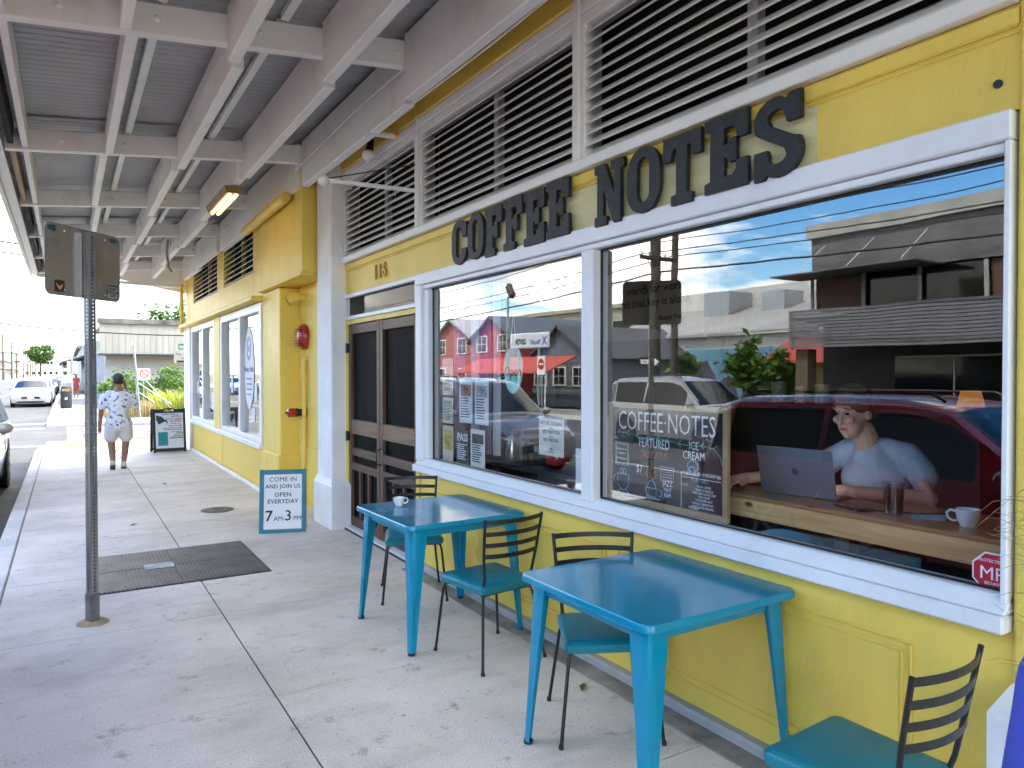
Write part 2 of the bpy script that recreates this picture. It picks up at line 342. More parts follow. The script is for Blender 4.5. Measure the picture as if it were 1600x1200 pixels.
# ================================================================== the setting
def concrete_mat(name, base, stain):
    m, nt, N, Lk, P = nt_new(name); MATS[name] = m; P.inputs['Roughness'].default_value = 0.78
    pos = N.new('ShaderNodeNewGeometry').outputs['Position']
    def noise(s, d, r, st=(1,1,1), off=(0,0,0)):
        mp = N.new('ShaderNodeMapping'); mp.inputs['Scale'].default_value = st; mp.inputs['Location'].default_value = off; Lk.new(pos, mp.inputs[0])
        n = N.new('ShaderNodeTexNoise'); n.inputs['Scale'].default_value = s; n.inputs['Detail'].default_value = d; n.inputs['Roughness'].default_value = r
        Lk.new(mp.outputs[0], n.inputs['Vector']); return n.outputs[0]
    def ramp(f, stops):
        r = N.new('ShaderNodeValToRGB'); e = r.color_ramp.elements
        while len(e) < len(stops): e.new(0.5)
        for q, (p, c) in zip(e, stops): q.position = p; q.color = (*c, 1)
        Lk.new(f, r.inputs[0]); return r.outputs[0]
    def mix(fac, a, b, mode='MIX'):
        x = N.new('ShaderNodeMix'); x.data_type = 'RGBA'; x.blend_type = mode
        for i, q in ((0, fac), (6, a), (7, b)):
            if isinstance(q, (int, float)): x.inputs[i].default_value = q
            elif isinstance(q, tuple): x.inputs[i].default_value = (*q, 1)
            else: Lk.new(q, x.inputs[i])
        return x.outputs[2]
    g = lambda k: tuple(c*k for c in base)
    c = ramp(noise(0.9, 6, 0.62), [(0.3, g(0.72)), (0.5, g(1.0)), (0.72, g(1.16))])
    c = mix(ramp(noise(2.2, 9, 0.75, (0.45, 1.3, 1), (4, 2, 0)), [(0.48, (0,0,0)), (0.70, (0.6,)*3)]), c, stain)          # broad scuffs
    c = mix(ramp(noise(5.5, 10, 0.8, (1, 1, 1), (9, 1, 0)), [(0.57, (0,0,0)), (0.66, (0.9,)*3)]), c, tuple(q*0.42 for q in base))   # scratches, tyre and shoe marks
    c = mix(ramp(noise(42, 3, 0.5), [(0.66, (0,0,0)), (0.72, (0.75,)*3)]), c, tuple(q*0.35 for q in base))          # specks
    c = mix(ramp(noise(150, 4, 0.7), [(0.35, (0.82,)*3), (0.65, (1.1,)*3)]), (1, 1, 1), c, 'MIX') if False else c
    fine = ramp(noise(130, 4, 0.7), [(0.3, (0.62,)*3), (0.7, (1.22,)*3)]); c = mix(1.0, c, fine, 'MULTIPLY')
    c = mix(ramp(noise(0.5, 3, 0.5, (1, 1, 1), (2, 7, 0)), [(0.5, (0,0,0)), (0.75, (0.35,)*3)]), c, (base[0]*1.04, base[1]*0.96, base[2]*0.86))
    v = N.new('ShaderNodeTexVoronoi'); v.inputs['Scale'].default_value = 1.9; Lk.new(pos, v.inputs['Vector'])
    c = mix(ramp(v.outputs['Distance'], [(0.020, (0.75,)*3), (0.034, (0,0,0))]), c, tuple(q*0.30 for q in base))                  # old gum spots
    wv = N.new('ShaderNodeVectorMath'); wv.operation = 'ADD'; Lk.new(pos, wv.inputs[0]); nn = N.new('ShaderNodeTexNoise'); nn.inputs['Scale'].default_value = 2.0; nn.inputs['Detail'].default_value = 6; Lk.new(pos, nn.inputs['Vector']); Lk.new(nn.outputs['Color'], wv.inputs[1])
    v2 = N.new('ShaderNodeTexVoronoi'); v2.feature = 'DISTANCE_TO_EDGE'; v2.inputs['Scale'].default_value = 0.45; Lk.new(wv.outputs[0], v2.inputs['Vector'])
    crack = N.new('ShaderNodeMath'); crack.operation = 'MULTIPLY'; Lk.new(ramp(v2.outputs['Distance'], [(0.001, (1,)*3), (0.0035, (0,0,0))]), crack.inputs[0]); Lk.new(ramp(noise(0.6, 3, 0.6, (1,1,1), (3, 8, 0)), [(0.55, (0,0,0)), (0.65, (0.7,)*3)]), crack.inputs[1])
    c = mix(crack.outputs[0], c, tuple(q*0.3 for q in base))
    Lk.new(c, P.inputs['Base Color'])
    b = N.new('ShaderNodeBump'); b.inputs['Strength'].default_value = 0.25; b.inputs['Distance'].default_value = 0.004
    Lk.new(noise(90, 6, 0.7), b.inputs['Height']); Lk.new(b.outputs[0], P.inputs['Normal']); return m
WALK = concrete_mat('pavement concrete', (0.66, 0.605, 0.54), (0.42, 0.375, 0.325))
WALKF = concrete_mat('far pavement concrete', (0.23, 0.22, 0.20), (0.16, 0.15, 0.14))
KERB = concrete_mat('kerb concrete', (0.62, 0.60, 0.57), (0.42, 0.40, 0.37))
ASPH = mat('asphalt', (0.055, 0.054, 0.054), 0.85, 0.16, 0.6, 0.5, 120, grime=0.3, gscale=0.5, world_space=True)
LINE = mat('road paint', (0.34, 0.34, 0.33), 0.7, 0.08, 3, 0.2, 60, grime=0.35, gscale=3, world_space=True, gcol=(0.3, 0.3, 0.3))
TACT = mat('tactile yellow', (0.38, 0.24, 0.06), 0.75, 0.1, 3, grime=0.3)
SOIL = mat('bare lot', (0.12, 0.11, 0.06), 0.95, 0.2, 0.4, 0.3, 20, world_space=True)
def struct(mb, name, mt, bevel=0.0, parent=None):
    o = mb.build(name, mt, parent, bevel=bevel)
    if parent is None: o['kind'] = 'structure'
    return o
struct(MB().box(-700, 700, -400, 1200, -0.5, -0.20), 'ground', SOIL)
rd = struct(MB().box(-11.5, -0.58, -80, 500, -0.3, -0.14), 'road', ASPH)
struct(MB().box(-0.58, 90, 21.0, 29.3, -0.3, -0.141), 'side_street', ASPH)
walk = struct(MB().box(-0.42, 2.62, -12, 18.97, -0.25, -0.012), 'sidewalk', mat('joint dirt', (0.035, 0.033, 0.03), 0.95, 0.1))
random.seed(4)
ys = [3.82+1.515*k for k in range(-10, 11)]
slabm = {}
for j in range(len(ys)-1):
    for x0, x1 in ((-0.42, 0.92), (0.92, 2.62)):
        mb = MB().box(x0+0.005, x1-0.006, ys[j]+0.0035, ys[j+1]-0.0035, -0.10, 0.0)
        o = mb.build('slab', WALK, walk, bevel=0.002); o.rotation_euler = (random.uniform(-.0006, .0006), random.uniform(-.0006, .0006), 0)
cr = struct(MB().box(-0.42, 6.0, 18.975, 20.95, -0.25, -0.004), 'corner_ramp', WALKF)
kb = struct(MB().box(-0.575, -0.425, -12, 2.3, -0.25, 0.0), 'kerb', KERB, 0.012)
for a, b in ((2.3, 5.33), (5.33, 8.36), (8.36, 11.39), (11.39, 14.42), (14.42, 18.9)):
    MB().box(-0.58, -0.424, a+0.002, b-0.002, -0.25, 0.0).build('kerb_stone', KERB, kb, bevel=0.012)
struct(MB().box(-0.58, -0.424, 18.9, 21.0, -0.25, -0.09), 'dropped_kerb', KERB, 0.02)
struct(MB().box(-0.42, 6.0, 20.95, 21.12, -0.25, -0.05), 'dropped_kerb', KERB, 0.02)
def tactile(x0, x1, y0, y1, z):
    t = MB().box(x0, x1, y0, y1, z-0.03, z+0.004)
    nx, ny = int((x1-x0)/0.12), int((y1-y0)/0.12)
    for i in range(nx):
        for j in range(ny):
            cx, cy_ = x0+(i+.5)*(x1-x0)/nx, y0+(j+.5)*(y1-y0)/ny
            t.add([(cx-.025, cy_-.025, z+.004), (cx+.025, cy_-.025, z+.004), (cx+.025, cy_+.025, z+.004), (cx-.025, cy_+.025, z+.004), (cx, cy_, z+.012)], [(0,1,4),(1,2,4),(2,3,4),(3,0,4)])
    return struct(t, 'tactile_paving', TACT)
tactile(-0.25, 0.42, 18.98, 20.3, -0.003); tactile(0.55, 2.5, 20.2, 20.9, -0.003); tactile(-0.3, 0.6, 29.75, 30.6, 0.001)
# painted lines
ln = MB()
for x0, x1, y0, y1 in ((0.02, 0.40, 22.0, 28.4), (-11, -0.6, 28.0, 28.35), (-11, -0.62, 30.6, 31.0), (-6, 0.45, 21.35, 21.65), (-4.3, -4.18, 33, 120), (-7.9, -7.78, 33, 120),
                       (-4.3, -4.18, -40, 19), (-7.9, -7.78, -40, 19)):
    ln.box(x0, x1, y0, y1, -0.139, -0.136)
struct(ln, 'road_marking', LINE)
cw = struct(MB().box(0.46, 2.5, 22.0, 22.45, -0.139, -0.1365), 'crosswalk', LINE)
for y in (23.1, 24.2, 25.3, 26.4, 27.5): MB().box(0.46, 2.5, y, y+0.45, -0.139, -0.1365).build('stripe', LINE, cw)
# far side of the cross street, and the pavement across the road
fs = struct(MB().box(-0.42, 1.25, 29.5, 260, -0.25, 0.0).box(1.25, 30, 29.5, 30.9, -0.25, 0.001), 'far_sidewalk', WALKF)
struct(MB().box(-0.58, -0.42, 29.45, 260, -0.25, 0.002).box(-0.58, 30, 29.3, 29.5, -0.25, 0.0025), 'far_kerb', KERB, 0.012)
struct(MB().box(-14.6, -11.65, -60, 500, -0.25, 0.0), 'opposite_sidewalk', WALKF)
struct(MB().box(-11.65, -11.5, -60, 500, -0.25, 0.002), 'opposite_kerb', KERB)
struct(MB().box(2.43, 2.56, 1.14, 5.74, -0.05, 0.006), 'old_concrete_strip', mat('old strip', (0.27, 0.25, 0.22), 0.9, 0.25, 4, 0.6, 40, grime=0.6, gscale=5, gcol=(0.09, 0.085, 0.07), world_space=True), 0.004)
# utility vault lid in the pavement
IRON = mat('worn iron', (0.095, 0.095, 0.10), 0.55, 0.2, 4, 0.2, 60, metal=0.5, grime=0.35, gscale=3, gcol=(0.2, 0.2, 0.2))
vt = thing('utility_vault_lid', 'dark ribbed four-panel metal utility lid set in the pavement', 'utility lid', (0.82, 6.92, 0))
MB().box(0.175, 1.475, 6.26, 7.55, -0.02, 0.0035).build('lid_frame', mat('lid rim', (0.03, 0.03, 0.03), 0.8, 0.1), vt)
for x0, x1, y0, y1 in ((0.19, 0.785, 6.275, 6.895), (0.79, 1.46, 6.275, 6.895), (0.19, 0.785, 6.90, 7.535), (0.79, 1.46, 6.90, 7.535)):
    m_ = MB().box(x0, x1, y0, y1, 0.0, 0.006); n = int((x1-x0)/0.03)
    for i in range(n):
        xx = x0+(i+.5)*(x1-x0)/n; m_.box(xx-0.008, xx+0.008, y0+.006, y1-.006, 0.005, 0.011)
    m_.build('lid_panel', IRON, vt)
MB().box(0.56, 0.79, 6.82, 7.0, 0.010, 0.0135).build('name_plate', mat('pale plate', (0.33, 0.40, 0.42), 0.6, 0.35, 14), vt)
rc = thing('round_access_cover', 'small round iron access cover between the teal sandwich board and the kerb', 'manhole', (1.57, 9.42, 0))
MB().lathe((1.57, 9.42, 0), [(0.19, 0.0), (0.19, 0.006), (0.165, 0.006), (0.165, 0.003), (0.0, 0.003)], 28).build('rim', IRON, rc)
MB().lathe((1.57, 9.42, 0.0035), [(0.16, 0.0), (0.16, 0.004), (0.09, 0.004), (0.085, 0.001), (0.05, 0.001), (0.045, 0.006), (0.0, 0.006)], 28).build('lid', mat('dark iron', (0.05, 0.05, 0.05), 0.6, 0.2, 9), rc)
# small litter
DEAD = mat('dead leaf', (0.16, 0.10, 0.04), 0.8, 0.2, 20)
for x, y, a, lb in ((0.62, 8.95, .3, 'curled dry leaf on the pavement beyond the ribbed lid'), (2.05, 14.9, 1.2, 'dry leaf on the pavement near the far shop windows'), (2.36, 5.35, 2.1, 'dry leaf by the wall under the farther table'), (2.33, 3.05, .8, 'dry leaf by the wall behind the near table'), (1.25, 12.0, 2.6, 'dry leaf in the middle of the far pavement')):
    p = Vector((x, y, 0.004)); u = Vector((math.cos(a), math.sin(a), 0))*.045; v = Vector((-math.sin(a), math.cos(a), 0))*.02
    tag(MB().add([p-u, p+v+Vector((0,0,.012)), p+u+Vector((0,0,.01)), p-v+Vector((0,0,.015)), p+Vector((0,0,.002))], [(0,3,4), (3,2,4), (2,1,4), (1,0,4)]).build('fallen_leaf', DEAD), lb, 'leaf', 'fallen leaves')
# ================================================================== canopy over the pavement
cn = thing('street_canopy', 'cream painted timber canopy with corrugated roof over the pavement', 'canopy', (1.0, 8.0, 3.78))
zb = lambda x: 3.812+0.1035*x                       # underside of a cross beam
zr = lambda x: zb(x)+0.285                          # roof sheets
YB = [-3.9, -0.9, 2.15, 5.2, 8.2, 10.85, 13.3, 15.7, 17.95]
for i, y in enumerate(YB):
    MB().prism([(-0.47, zb(-0.47)), (2.56, zb(2.56)), (2.56, zb(2.56)+0.2), (-0.47, zb(-0.47)+0.2)], (0, y, 0), (1,0,0), (0,0,1), (0, 0.085, 0)).build('cross_beam', BEAM, cn, bevel=0.006)
JX = [(-0.31, 3.765, .05), (0.36, 3.85, .07), (1.01, 3.79, .08), (1.66, 3.79, .08), (2.30, 3.785, .085)]
for i in range(len(YB)-1):
    y0, y1 = YB[i]+0.087, YB[i+1]-0.002; sgn = 1 if i % 2 else -1
    for k, (x, zbot, w) in enumerate(JX):
        xx = x+sgn*0.022*(k > 0); top = zr(xx)-0.045
        if k: MB().box(xx-w/2, xx+w/2, y0, y1, zbot, top).build('joist', BEAM, cn, bevel=0.007)
        else: MB().box(xx-w/2, xx+w/2, y0, y1, zb(xx)+0.02, top).build('joist', BEAM, cn, bevel=0.006)
    for x in (0.55, 1.33, 2.0):     # purlins under the sheets
        MB().box(x-0.03, x+0.03, y0, y1, zr(x)-0.075, zr(x)-0.022).build('purlin', BEAM, cn, bevel=0.005)
    # nailing strip by the eaves, bare brown wood in one bay
    MB().box(-0.445, -0.40, y0, y1, zb(-0.42)+0.05, zr(-0.42)-0.02).build('eaves_strip', PLY if i == 4 else mat('weathered strip', (0.03, 0.026, 0.025), 0.9, 0.4, 8, grime=0.5, gcol=(0.3, 0.3, 0.3)), cn)
    # bolts through the beam
    for x in (-0.02, 0.52, 1.16, 1.86, 2.18):
        MB().ell((x, YB[i+1]-0.004, zb(x)+0.10), (0.022, 0.016, 0.022), 10, 6).build('bolt', BEAM, cn, smooth=True)
def sheet(y0, y1, dz):
    mb = MB(); n = max(4, int((y1-y0)/0.0125)); vs_, fs = [], []
    for i in range(n+1):
        y = y0+(y1-y0)*i/n; w = 0.004*math.cos(2*PI*y/0.10)-0.016*abs(math.cos(PI*y/0.10))**8
        for x in (-0.62, 2.62): vs_.append((x, y, zr(x)+w+dz))
    for i in range(n): fs.append((2*i, 2*i+1, 2*i+3, 2*i+2))
    k = len(vs_); vs_ += [(a, b, c+0.003) for a, b, c in vs_]; fs += [tuple(q+k for q in reversed(f)) for f in fs]
    return mb.add(vs_, fs)
for i in range(len(YB)-1):
    sheet(YB[i]-0.12, YB[i+1]+0.12, 0.02*(i % 2)).build('roof_sheet', SHEET, cn)
for a, b in zip([-4.0, 2.15, 8.2, 13.3], [2.15, 8.2, 13.3, 18.06]):
    MB().box(-0.62, -0.575, a+0.002, b-0.002, 3.70, 4.10).build('fascia_board', BEAM, cn, bevel=0.006)
    MB().box(-0.57, -0.475, a+0.002, b-0.002, 3.735, 3.765).build('soffit_board', BEAM, cn, bevel=0.005)
MB().prism([(-0.57, 3.72), (1.0, 3.74), (2.35, 3.50), (2.60, 3.46), (2.60, zr(2.6)+.035), (-0.57, zr(-0.57)+.035)], (0, 18.04, 0), (1,0,0), (0,0,1), (0, 0.03, 0)).build('end_board', BEAM, cn)
MB().cyl((-0.5, 17.9, 3.70), (2.42, 17.9, 3.62), 0.035, n=12).build('drain_pipe', BEAM, cn, smooth=True)
MB().tube([(2.245, y, 4.02+0.03*math.sin(y*1.3)) for y in [-3+0.5*k for k in range(41)]], 0.008, 6).build('cable', BEAM, cn)
MB().tube([(2.335+0.01*math.sin(y*2), y, 3.80+0.015*math.sin(y*0.9)) for y in [-3+0.5*k for k in range(22)]], 0.006, 6).build('cable', BEAM, cn)
# strip light and loose cable under the canopy
lf = thing('strip_light', 'lit yellow strip light under the canopy above the pavement', 'light', (1.62, 9.1, 3.72))
MB().prism([(-0.10, 0.075), (0.10, 0.075), (0.075, 0.0), (-0.075, 0.0)], (1.62, 8.55, 3.70), (1,0,0), (0,0,1), (0, 1.25, 0)).build('housing', mat('amber plastic', (0.30, 0.17, 0.05), 0.4, 0.2, 6), lf)
for dx in (-0.035, 0.035):
    MB().cyl((1.62+dx, 8.60, 3.692), (1.62+dx, 9.75, 3.692), 0.018, n=10).build('tube', mat('lit tube', (1, 0.8, 0.35), 0.5, 0, emit=((1.0, 0.72, 0.25), 1.0)), lf)
MB().box(1.55, 1.69, 8.62, 9.70, 3.775, 3.80).build('mount', BEAM, lf)
tag(MB().tube([(1.62, 14.1, 3.9), (1.58, 14.0, 4.0), (1.5, 13.6, 3.95), (1.46, 13.4, 3.7), (1.48, 13.35, 3.45), (1.52, 13.3, 3.38)], 0.02, 8).build('hanging_cable', mat('grey cable', (0.35, 0.34, 0.32), 0.5, 0.05), None, True), 'loop of grey cable hanging from the canopy beams near the far end', 'cable')
# ================================================================== the coffee shop
FX = 2.60
shop = thing('coffee_shop_building', 'yellow coffee shop front with white trimmed windows and louvres', 'building', (2.6, 4.4, 0))
def part(mb, name, mt, parent=None, bevel=0.0, smooth=False): return mb.build(name, mt, parent or shop, bevel=bevel, smooth=smooth)
# masonry and framing
part(MB().box(FX+0.012, FX+0.16, 1.12, 5.72, 0.05, 0.86), 'bulkhead_wall', YEL)
part(MB().box(FX-0.045, FX+0.16, 1.12, 5.72, -0.2, 0.05), 'footing', CONC, bevel=0.012)
def panel(y0, y1, z0, z1):
    for a, b, c, d in ((y0-.012, y1+.012, z1, z1+.012), (y0-.012, y1+.012, z0-.012, z0), (y0-.012, y0, z0, z1), (y1, y1+.012, z0, z1),
                       (y0-.046, y1+.046, z1+.036, z1+.046), (y0-.046, y1+.046, z0-.046, z0-.036), (y0-.046, y0-.036, z0-.036, z1+.036), (y1+.036, y1+.046, z0-.036, z1+.036)):
        part(MB().box(FX+0.002, FX+0.02, a, b, c, d), 'panel_moulding', YEL, bevel=0.004)
    part(MB().box(FX+0.0045, FX+0.02, y0+.0005, y1-.0005, z0+.0005, z1-.0005), 'bulkhead_panel', YEL, bevel=0.003)
panel(1.5, 3.05, 0.19, 0.655); panel(3.25, 5.38, 0.19, 0.655)
part(MB().box(FX-0.015, FX+0.5, 0.2, 1.12, 0.60, 4.3), 'right_pilaster', YEL2, bevel=0.012)
pm = MB(); pm.box(FX-0.14, FX+0.5, 0.1, 1.135, -0.2, 0.615)
pm.add([(FX-.14,0.1,.615),(FX+.5,0.1,.615),(FX+.5,1.135,.615),(FX-.14,1.135,.615),(FX-.02,0.14,.68),(FX+.5,0.14,.68),(FX+.5,1.118,.68),(FX-.02,1.118,.68)], [(0,1,5,4),(1,2,6,5),(2,3,7,6),(3,0,4,7),(4,5,6,7)])
part(pm, 'pilaster_plinth', WHT2)
part(MB().box(FX+0.16, FX+0.5, -4.0, 0.2, -0.2, 4.3), 'end_wall', YEL2)
# column between the shops
part(MB().box(2.44, 2.9, 7.66, 8.17, 0.52, 4.2), 'column', WHT2, bevel=0.012)
pm = MB(); pm.box(2.40, 2.9, 7.54, 8.19, -0.05, 0.46); pm.add([(2.40,7.54,.46),(2.9,7.54,.46),(2.9,8.19,.46),(2.40,8.19,.46),(2.437,7.655,.53),(2.9,7.655,.53),(2.9,8.172,.53),(2.437,8.172,.53)], [(0,1,5,4),(1,2,6,5),(2,3,7,6),(3,0,4,7),(4,5,6,7)])
part(pm, 'column_plinth', WHT2)
# big window: frame, mullion, sill, two panes
Y0, Y1 = 1.13, 5.74
part(MB().box(FX-0.035, FX+0.09, Y0, Y1, 2.43, 2.525), 'window_head', WHT, bevel=0.006)
part(MB().box(FX-0.012, FX+0.09, Y0+.003, Y1-.08, 2.395, 2.428), 'window_head_bead', WHT, bevel=0.006)
part(MB().box(FX-0.035, FX+0.09, Y1-0.115, Y1, 0.932, 2.428), 'window_jamb', WHT, bevel=0.006)
part(MB().box(FX-0.012, FX+0.088, Y1-0.21, Y1-0.117, 0.955, 2.393), 'window_jamb', WHT, bevel=0.01)
part(MB().box(FX-0.03, FX+0.09, Y0+.001, Y0+0.022, 0.932, 2.428), 'window_jamb', WHT, bevel=0.004)
part(MB().box(FX-0.03, FX+0.09, 3.285, 3.395, 0.932, 2.394), 'mullion', WHT, bevel=0.008)
part(MB().box(FX-0.055, FX+0.10, Y0-.0, Y1+0.03, 0.835, 0.895), 'window_sill', WHT, bevel=0.008)
sm = MB().prism([(FX-0.045, 0.897), (FX+0.09, 0.897), (FX+0.09, 0.955), (FX+0.0, 0.955)], (0, Y0+.001, 0), (1,0,0), (0,0,1), (0, Y1-Y0-.004, 0)); part(sm, 'window_sill', WHT, bevel=0.006)
for a, b in ((Y0+0.022, 3.285), (3.395, Y1-0.21)):
    part(MB().box(FX+0.046, FX+0.05, a, b, 0.955, 2.396), 'window_pane', PANE)
    # dark glazing gasket
    for q in ((a, b, 0.955, 0.963), (a, b, 2.386, 2.3945), (a, a+.008, 0.964, 2.385), (b-.008, b, 0.964, 2.385)):
        part(MB().box(FX+0.03, FX+0.044, *q), 'gasket', BLACK)
part(MB().cyl((FX-0.004, 1.185, 2.625), (FX+0.004, 1.185, 2.625), 0.014, n=12), 'old_bolt_hole', BLACK)
# sign band, ledge, louvres
part(MB().box(FX+0.003, FX+0.16, 1.12, 7.655, 2.527, 2.862), 'sign_band', YEL)
part(MB().box(FX-0.003, FX+0.002, 1.85, 5.06, 2.53, 2.765), 'halo_board', mat('pale halo yellow', (0.72, 0.63, 0.33), 0.6, 0.07, 2, 0.4, 30, stretch=(1, 0.25, 2.5), grime=0.25, gscale=3, gcol=(0.55, 0.45, 0.2)))  # added board; its paler yellow paints in the bright halo behind the letters
part(MB().box(FX-0.012, FX+0.01, 1.122, 7.65, 2.79, 2.855), 'sign_band_moulding', YEL, bevel=0.008)
part(MB().box(FX-0.006, FX+0.006, 1.122, 7.65, 2.768, 2.782), 'sign_band_moulding', YEL, bevel=0.005)
part(MB().box(FX-0.05, FX+0.14, 1.12, 7.658, 2.864, 2.925), 'ledge', WHT, bevel=0.006)
LOUV = mat('louvre white', (0.66, 0.66, 0.66), 0.5, 0.05, 3, grime=0.2, gcol=(0.35, 0.35, 0.35))
slat_me = {}
def louvre(y0, y1, z0, z1, n, fx, mids, parent_, fw=0.06, mt=None, sl=None):
    f = MB(); mt = mt or WHT
    f.box(fx-0.03, fx+0.10, y0, y0+fw*.7, z0, z1); f.box(fx-0.03, fx+0.10, y1-fw*.7, y1, z0, z1)
    f.box(fx-0.03, fx+0.10, y0+fw*.7, y1-fw*.7, z1-fw, z1)
    for m in mids: f.box(fx+0.045, fx+0.10, m-0.03, m+0.03, z0, z1-fw)
    lp = f.build('louvre', mt, parent_, bevel=0.004)
    MB().box(fx+0.16, fx+0.17, y0, y1, z0, z1).build('dark_backing', DARK, lp)  # black sheet, paints in the darkness of the space behind the slats
    h = (z1-fw-z0)/n
    for i in range(n):
        z = z0+(i+0.5)*h
        MB().prism([(-0.03, -0.032), (-0.03, -0.020), (0.035, 0.034), (0.035, 0.022)], (fx+0.005, y0+fw*.7+.001, z), (1,0,0), (0,0,1), (0, y1-y0-1.4*fw-.002, 0)).build('slat', LOUV if sl is None else sl, lp).rotation_euler = (random.uniform(-.0018, .0018), random.uniform(-.03, .03), 0)
    return lp
louvre(5.70, 7.64, 2.926, 3.765, 12, FX, (6.6,), shop)
louvre(3.44, 5.66, 2.926, 3.765, 12, FX, (4.5,), shop)
louvre(1.13, 3.40, 2.926, 3.765, 12, FX, (2.22,), shop)
part(MB().box(FX-0.04, FX+0.1, 1.12, 7.655, 3.767, 3.84), 'top_trim', WHT, bevel=0.006)
part(MB().box(FX-0.05, FX+0.16, 1.12, 7.655, 3.842, 4.05), 'frieze', YEL, bevel=0.012)
part(MB().box(FX+0.0, FX+0.2, 0.2, 7.655, 4.052, 4.6), 'frieze', YEL)
part(MB().box(FX-0.12, FX+0.0, 1.12, 7.655, 4.052, 4.10), 'frieze_moulding', YEL, bevel=0.015)
for y in (5.68, 3.42):
    part(MB().box(FX-0.055, FX-0.031, y-0.03, y+0.03, 2.926, 3.87 if y > 4 else 3.86), 'louvre_post', WHT, bevel=0.005)
part(MB().box(2.81, 12, -4, 17.98, 4.45, 6.2).box(2.6, 2.80, -4, 18.0, 4.6, 6.2).box(12.0, 12.1, -4, 17.98, -0.2, 6.19).box(3.1, 12, -4.1, -4.0, -0.2, 6.19), 'upper_wall', YEL)
# doorway
part(MB().box(FX+0.003, FX+0.16, 5.742, 7.655, 2.205, 2.25), 'door_head', YEL)
part(MB().box(FX+0.003, FX+0.16, 7.60, 7.658, 0, 2.203), 'door_jamb', YEL)
part(MB().box(FX-0.005, FX+0.16, 5.742, 5.79, 0, 2.203), 'door_jamb', YEL)
for q in ((5.742, 7.655, 2.252, 2.29), (5.742, 7.655, 2.485, 2.526), (5.742, 5.79, 2.291, 2.484), (7.61, 7.655, 2.291, 2.484)):
    part(MB().box(FX-0.02, FX+0.09, *q), 'transom_frame', WHT, bevel=0.005)
part(MB().box(FX+0.03, FX+0.034, 5.79, 7.61, 2.29, 2.485), 'transom_pane', glass('transom glass', 0.02, (0.6, 0.58, 0.54), power=7.0, gain=0.6))
part(MB().box(FX-0.05, FX+0.16, 5.742, 7.60, -0.02, 0.035), 'threshold', WHT)
part(MB().box(FX-0.06, FX-0.052, 5.742, 7.60, -0.02, 0.02), 'threshold_edge', BLACK)
SCREEN = glass('insect mesh', 0.02, (0.26, 0.26, 0.27), rough=0.6, gain=0.15)
def screen_door(y0, y1):
    d = part(MB().box(FX+0.012, FX+0.05, y0, y0+0.075, 0.04, 2.20).box(FX+0.012, FX+0.05, y1-0.075, y1, 0.04, 2.20), 'screen_door', WBROWN, bevel=0.004)
    def rail(z0, z1, mt=WBROWNH): part(MB().box(FX+0.014, FX+0.048, y0+.076, y1-.076, z0, z1), 'rail', mt, d, 0.004)
    rail(2.10, 2.195); rail(0.045, 0.14); rail(0.80, 0.885); rail(0.645, 0.725); rail(1.03, 1.185, TANR)
    for i in (1, 2):
        y = y0+.076+(y1-y0-.152)*i/3; part(MB().box(FX+0.016, FX+0.046, y-.022, y+.022, 0.141, 0.644), 'baluster', WBROWN, d, 0.003)
    part(MB().box(FX+0.052, FX+0.0525, y0+.02, y1-.02, 0.06, 2.18), 'screen', SCREEN, d)
    return d
d1 = screen_door(5.795, 6.69); d2 = screen_door(6.70, 7.597)
HINGE = BLACK
for y, s in ((7.60, 1), (5.775, -1)):
    for z in (0.32, 1.0, 1.95):
        part(MB().box(FX-0.012, FX+0.012, y-0.03, y+0.03, z-0.05, z+0.05).cyl((FX-0.014, y, z-.055), (FX-0.014, y, z+.055), 0.009, n=8), 'hinge', HINGE, d2 if s > 0 else d1)
part(MB().tube([(FX+.012, 6.655, 0.94), (FX-.035, 6.645, 0.93), (FX-.045, 6.645, 0.86), (FX-.035, 6.645, 0.79), (FX+.012, 6.655, 0.78)], 0.008, 8), 'door_handle', BLACK, d1)
# glazed inner door leaves and notices seen through the screens
part(MB().box(FX+0.11, FX+0.15, 5.80, 5.93, 0.04, 2.2).box(FX+0.11, FX+0.15, 6.6, 6.80, 0.04, 2.2).box(FX+0.11, FX+0.15, 7.46, 7.6, 0.04, 2.2), 'inner_door', mat('cream door', (0.45, 0.40, 0.30), 0.5, 0.05), shop)
for i, (y0, y1, z0, z1) in enumerate(((6.13, 6.40, 1.62, 1.95), (5.96, 6.10, 1.68, 1.92), (5.96, 6.12, 1.36, 1.6))):
    tag(MB().box(FX+0.08, FX+0.082, y0, y1, z0, z1).build('notice', PAPER), ('large white notice behind the right screen door', 'grey notice beside the large one behind the screen door', 'small notice low behind the screen door')[i], 'notice')
# room behind the glass
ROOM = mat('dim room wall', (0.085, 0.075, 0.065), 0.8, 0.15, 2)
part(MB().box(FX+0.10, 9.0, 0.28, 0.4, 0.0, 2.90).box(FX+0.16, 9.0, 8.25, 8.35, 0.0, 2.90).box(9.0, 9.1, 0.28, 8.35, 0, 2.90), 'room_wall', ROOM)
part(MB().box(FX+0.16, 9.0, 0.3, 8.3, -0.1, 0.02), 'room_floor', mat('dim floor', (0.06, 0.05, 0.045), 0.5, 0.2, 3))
part(MB().box(FX+0.16, 9.08, 0.3, 8.3, 2.87, 2.95), 'room_ceiling', mat('room ceiling', (0.10, 0.09, 0.08), 0.8, 0.1))
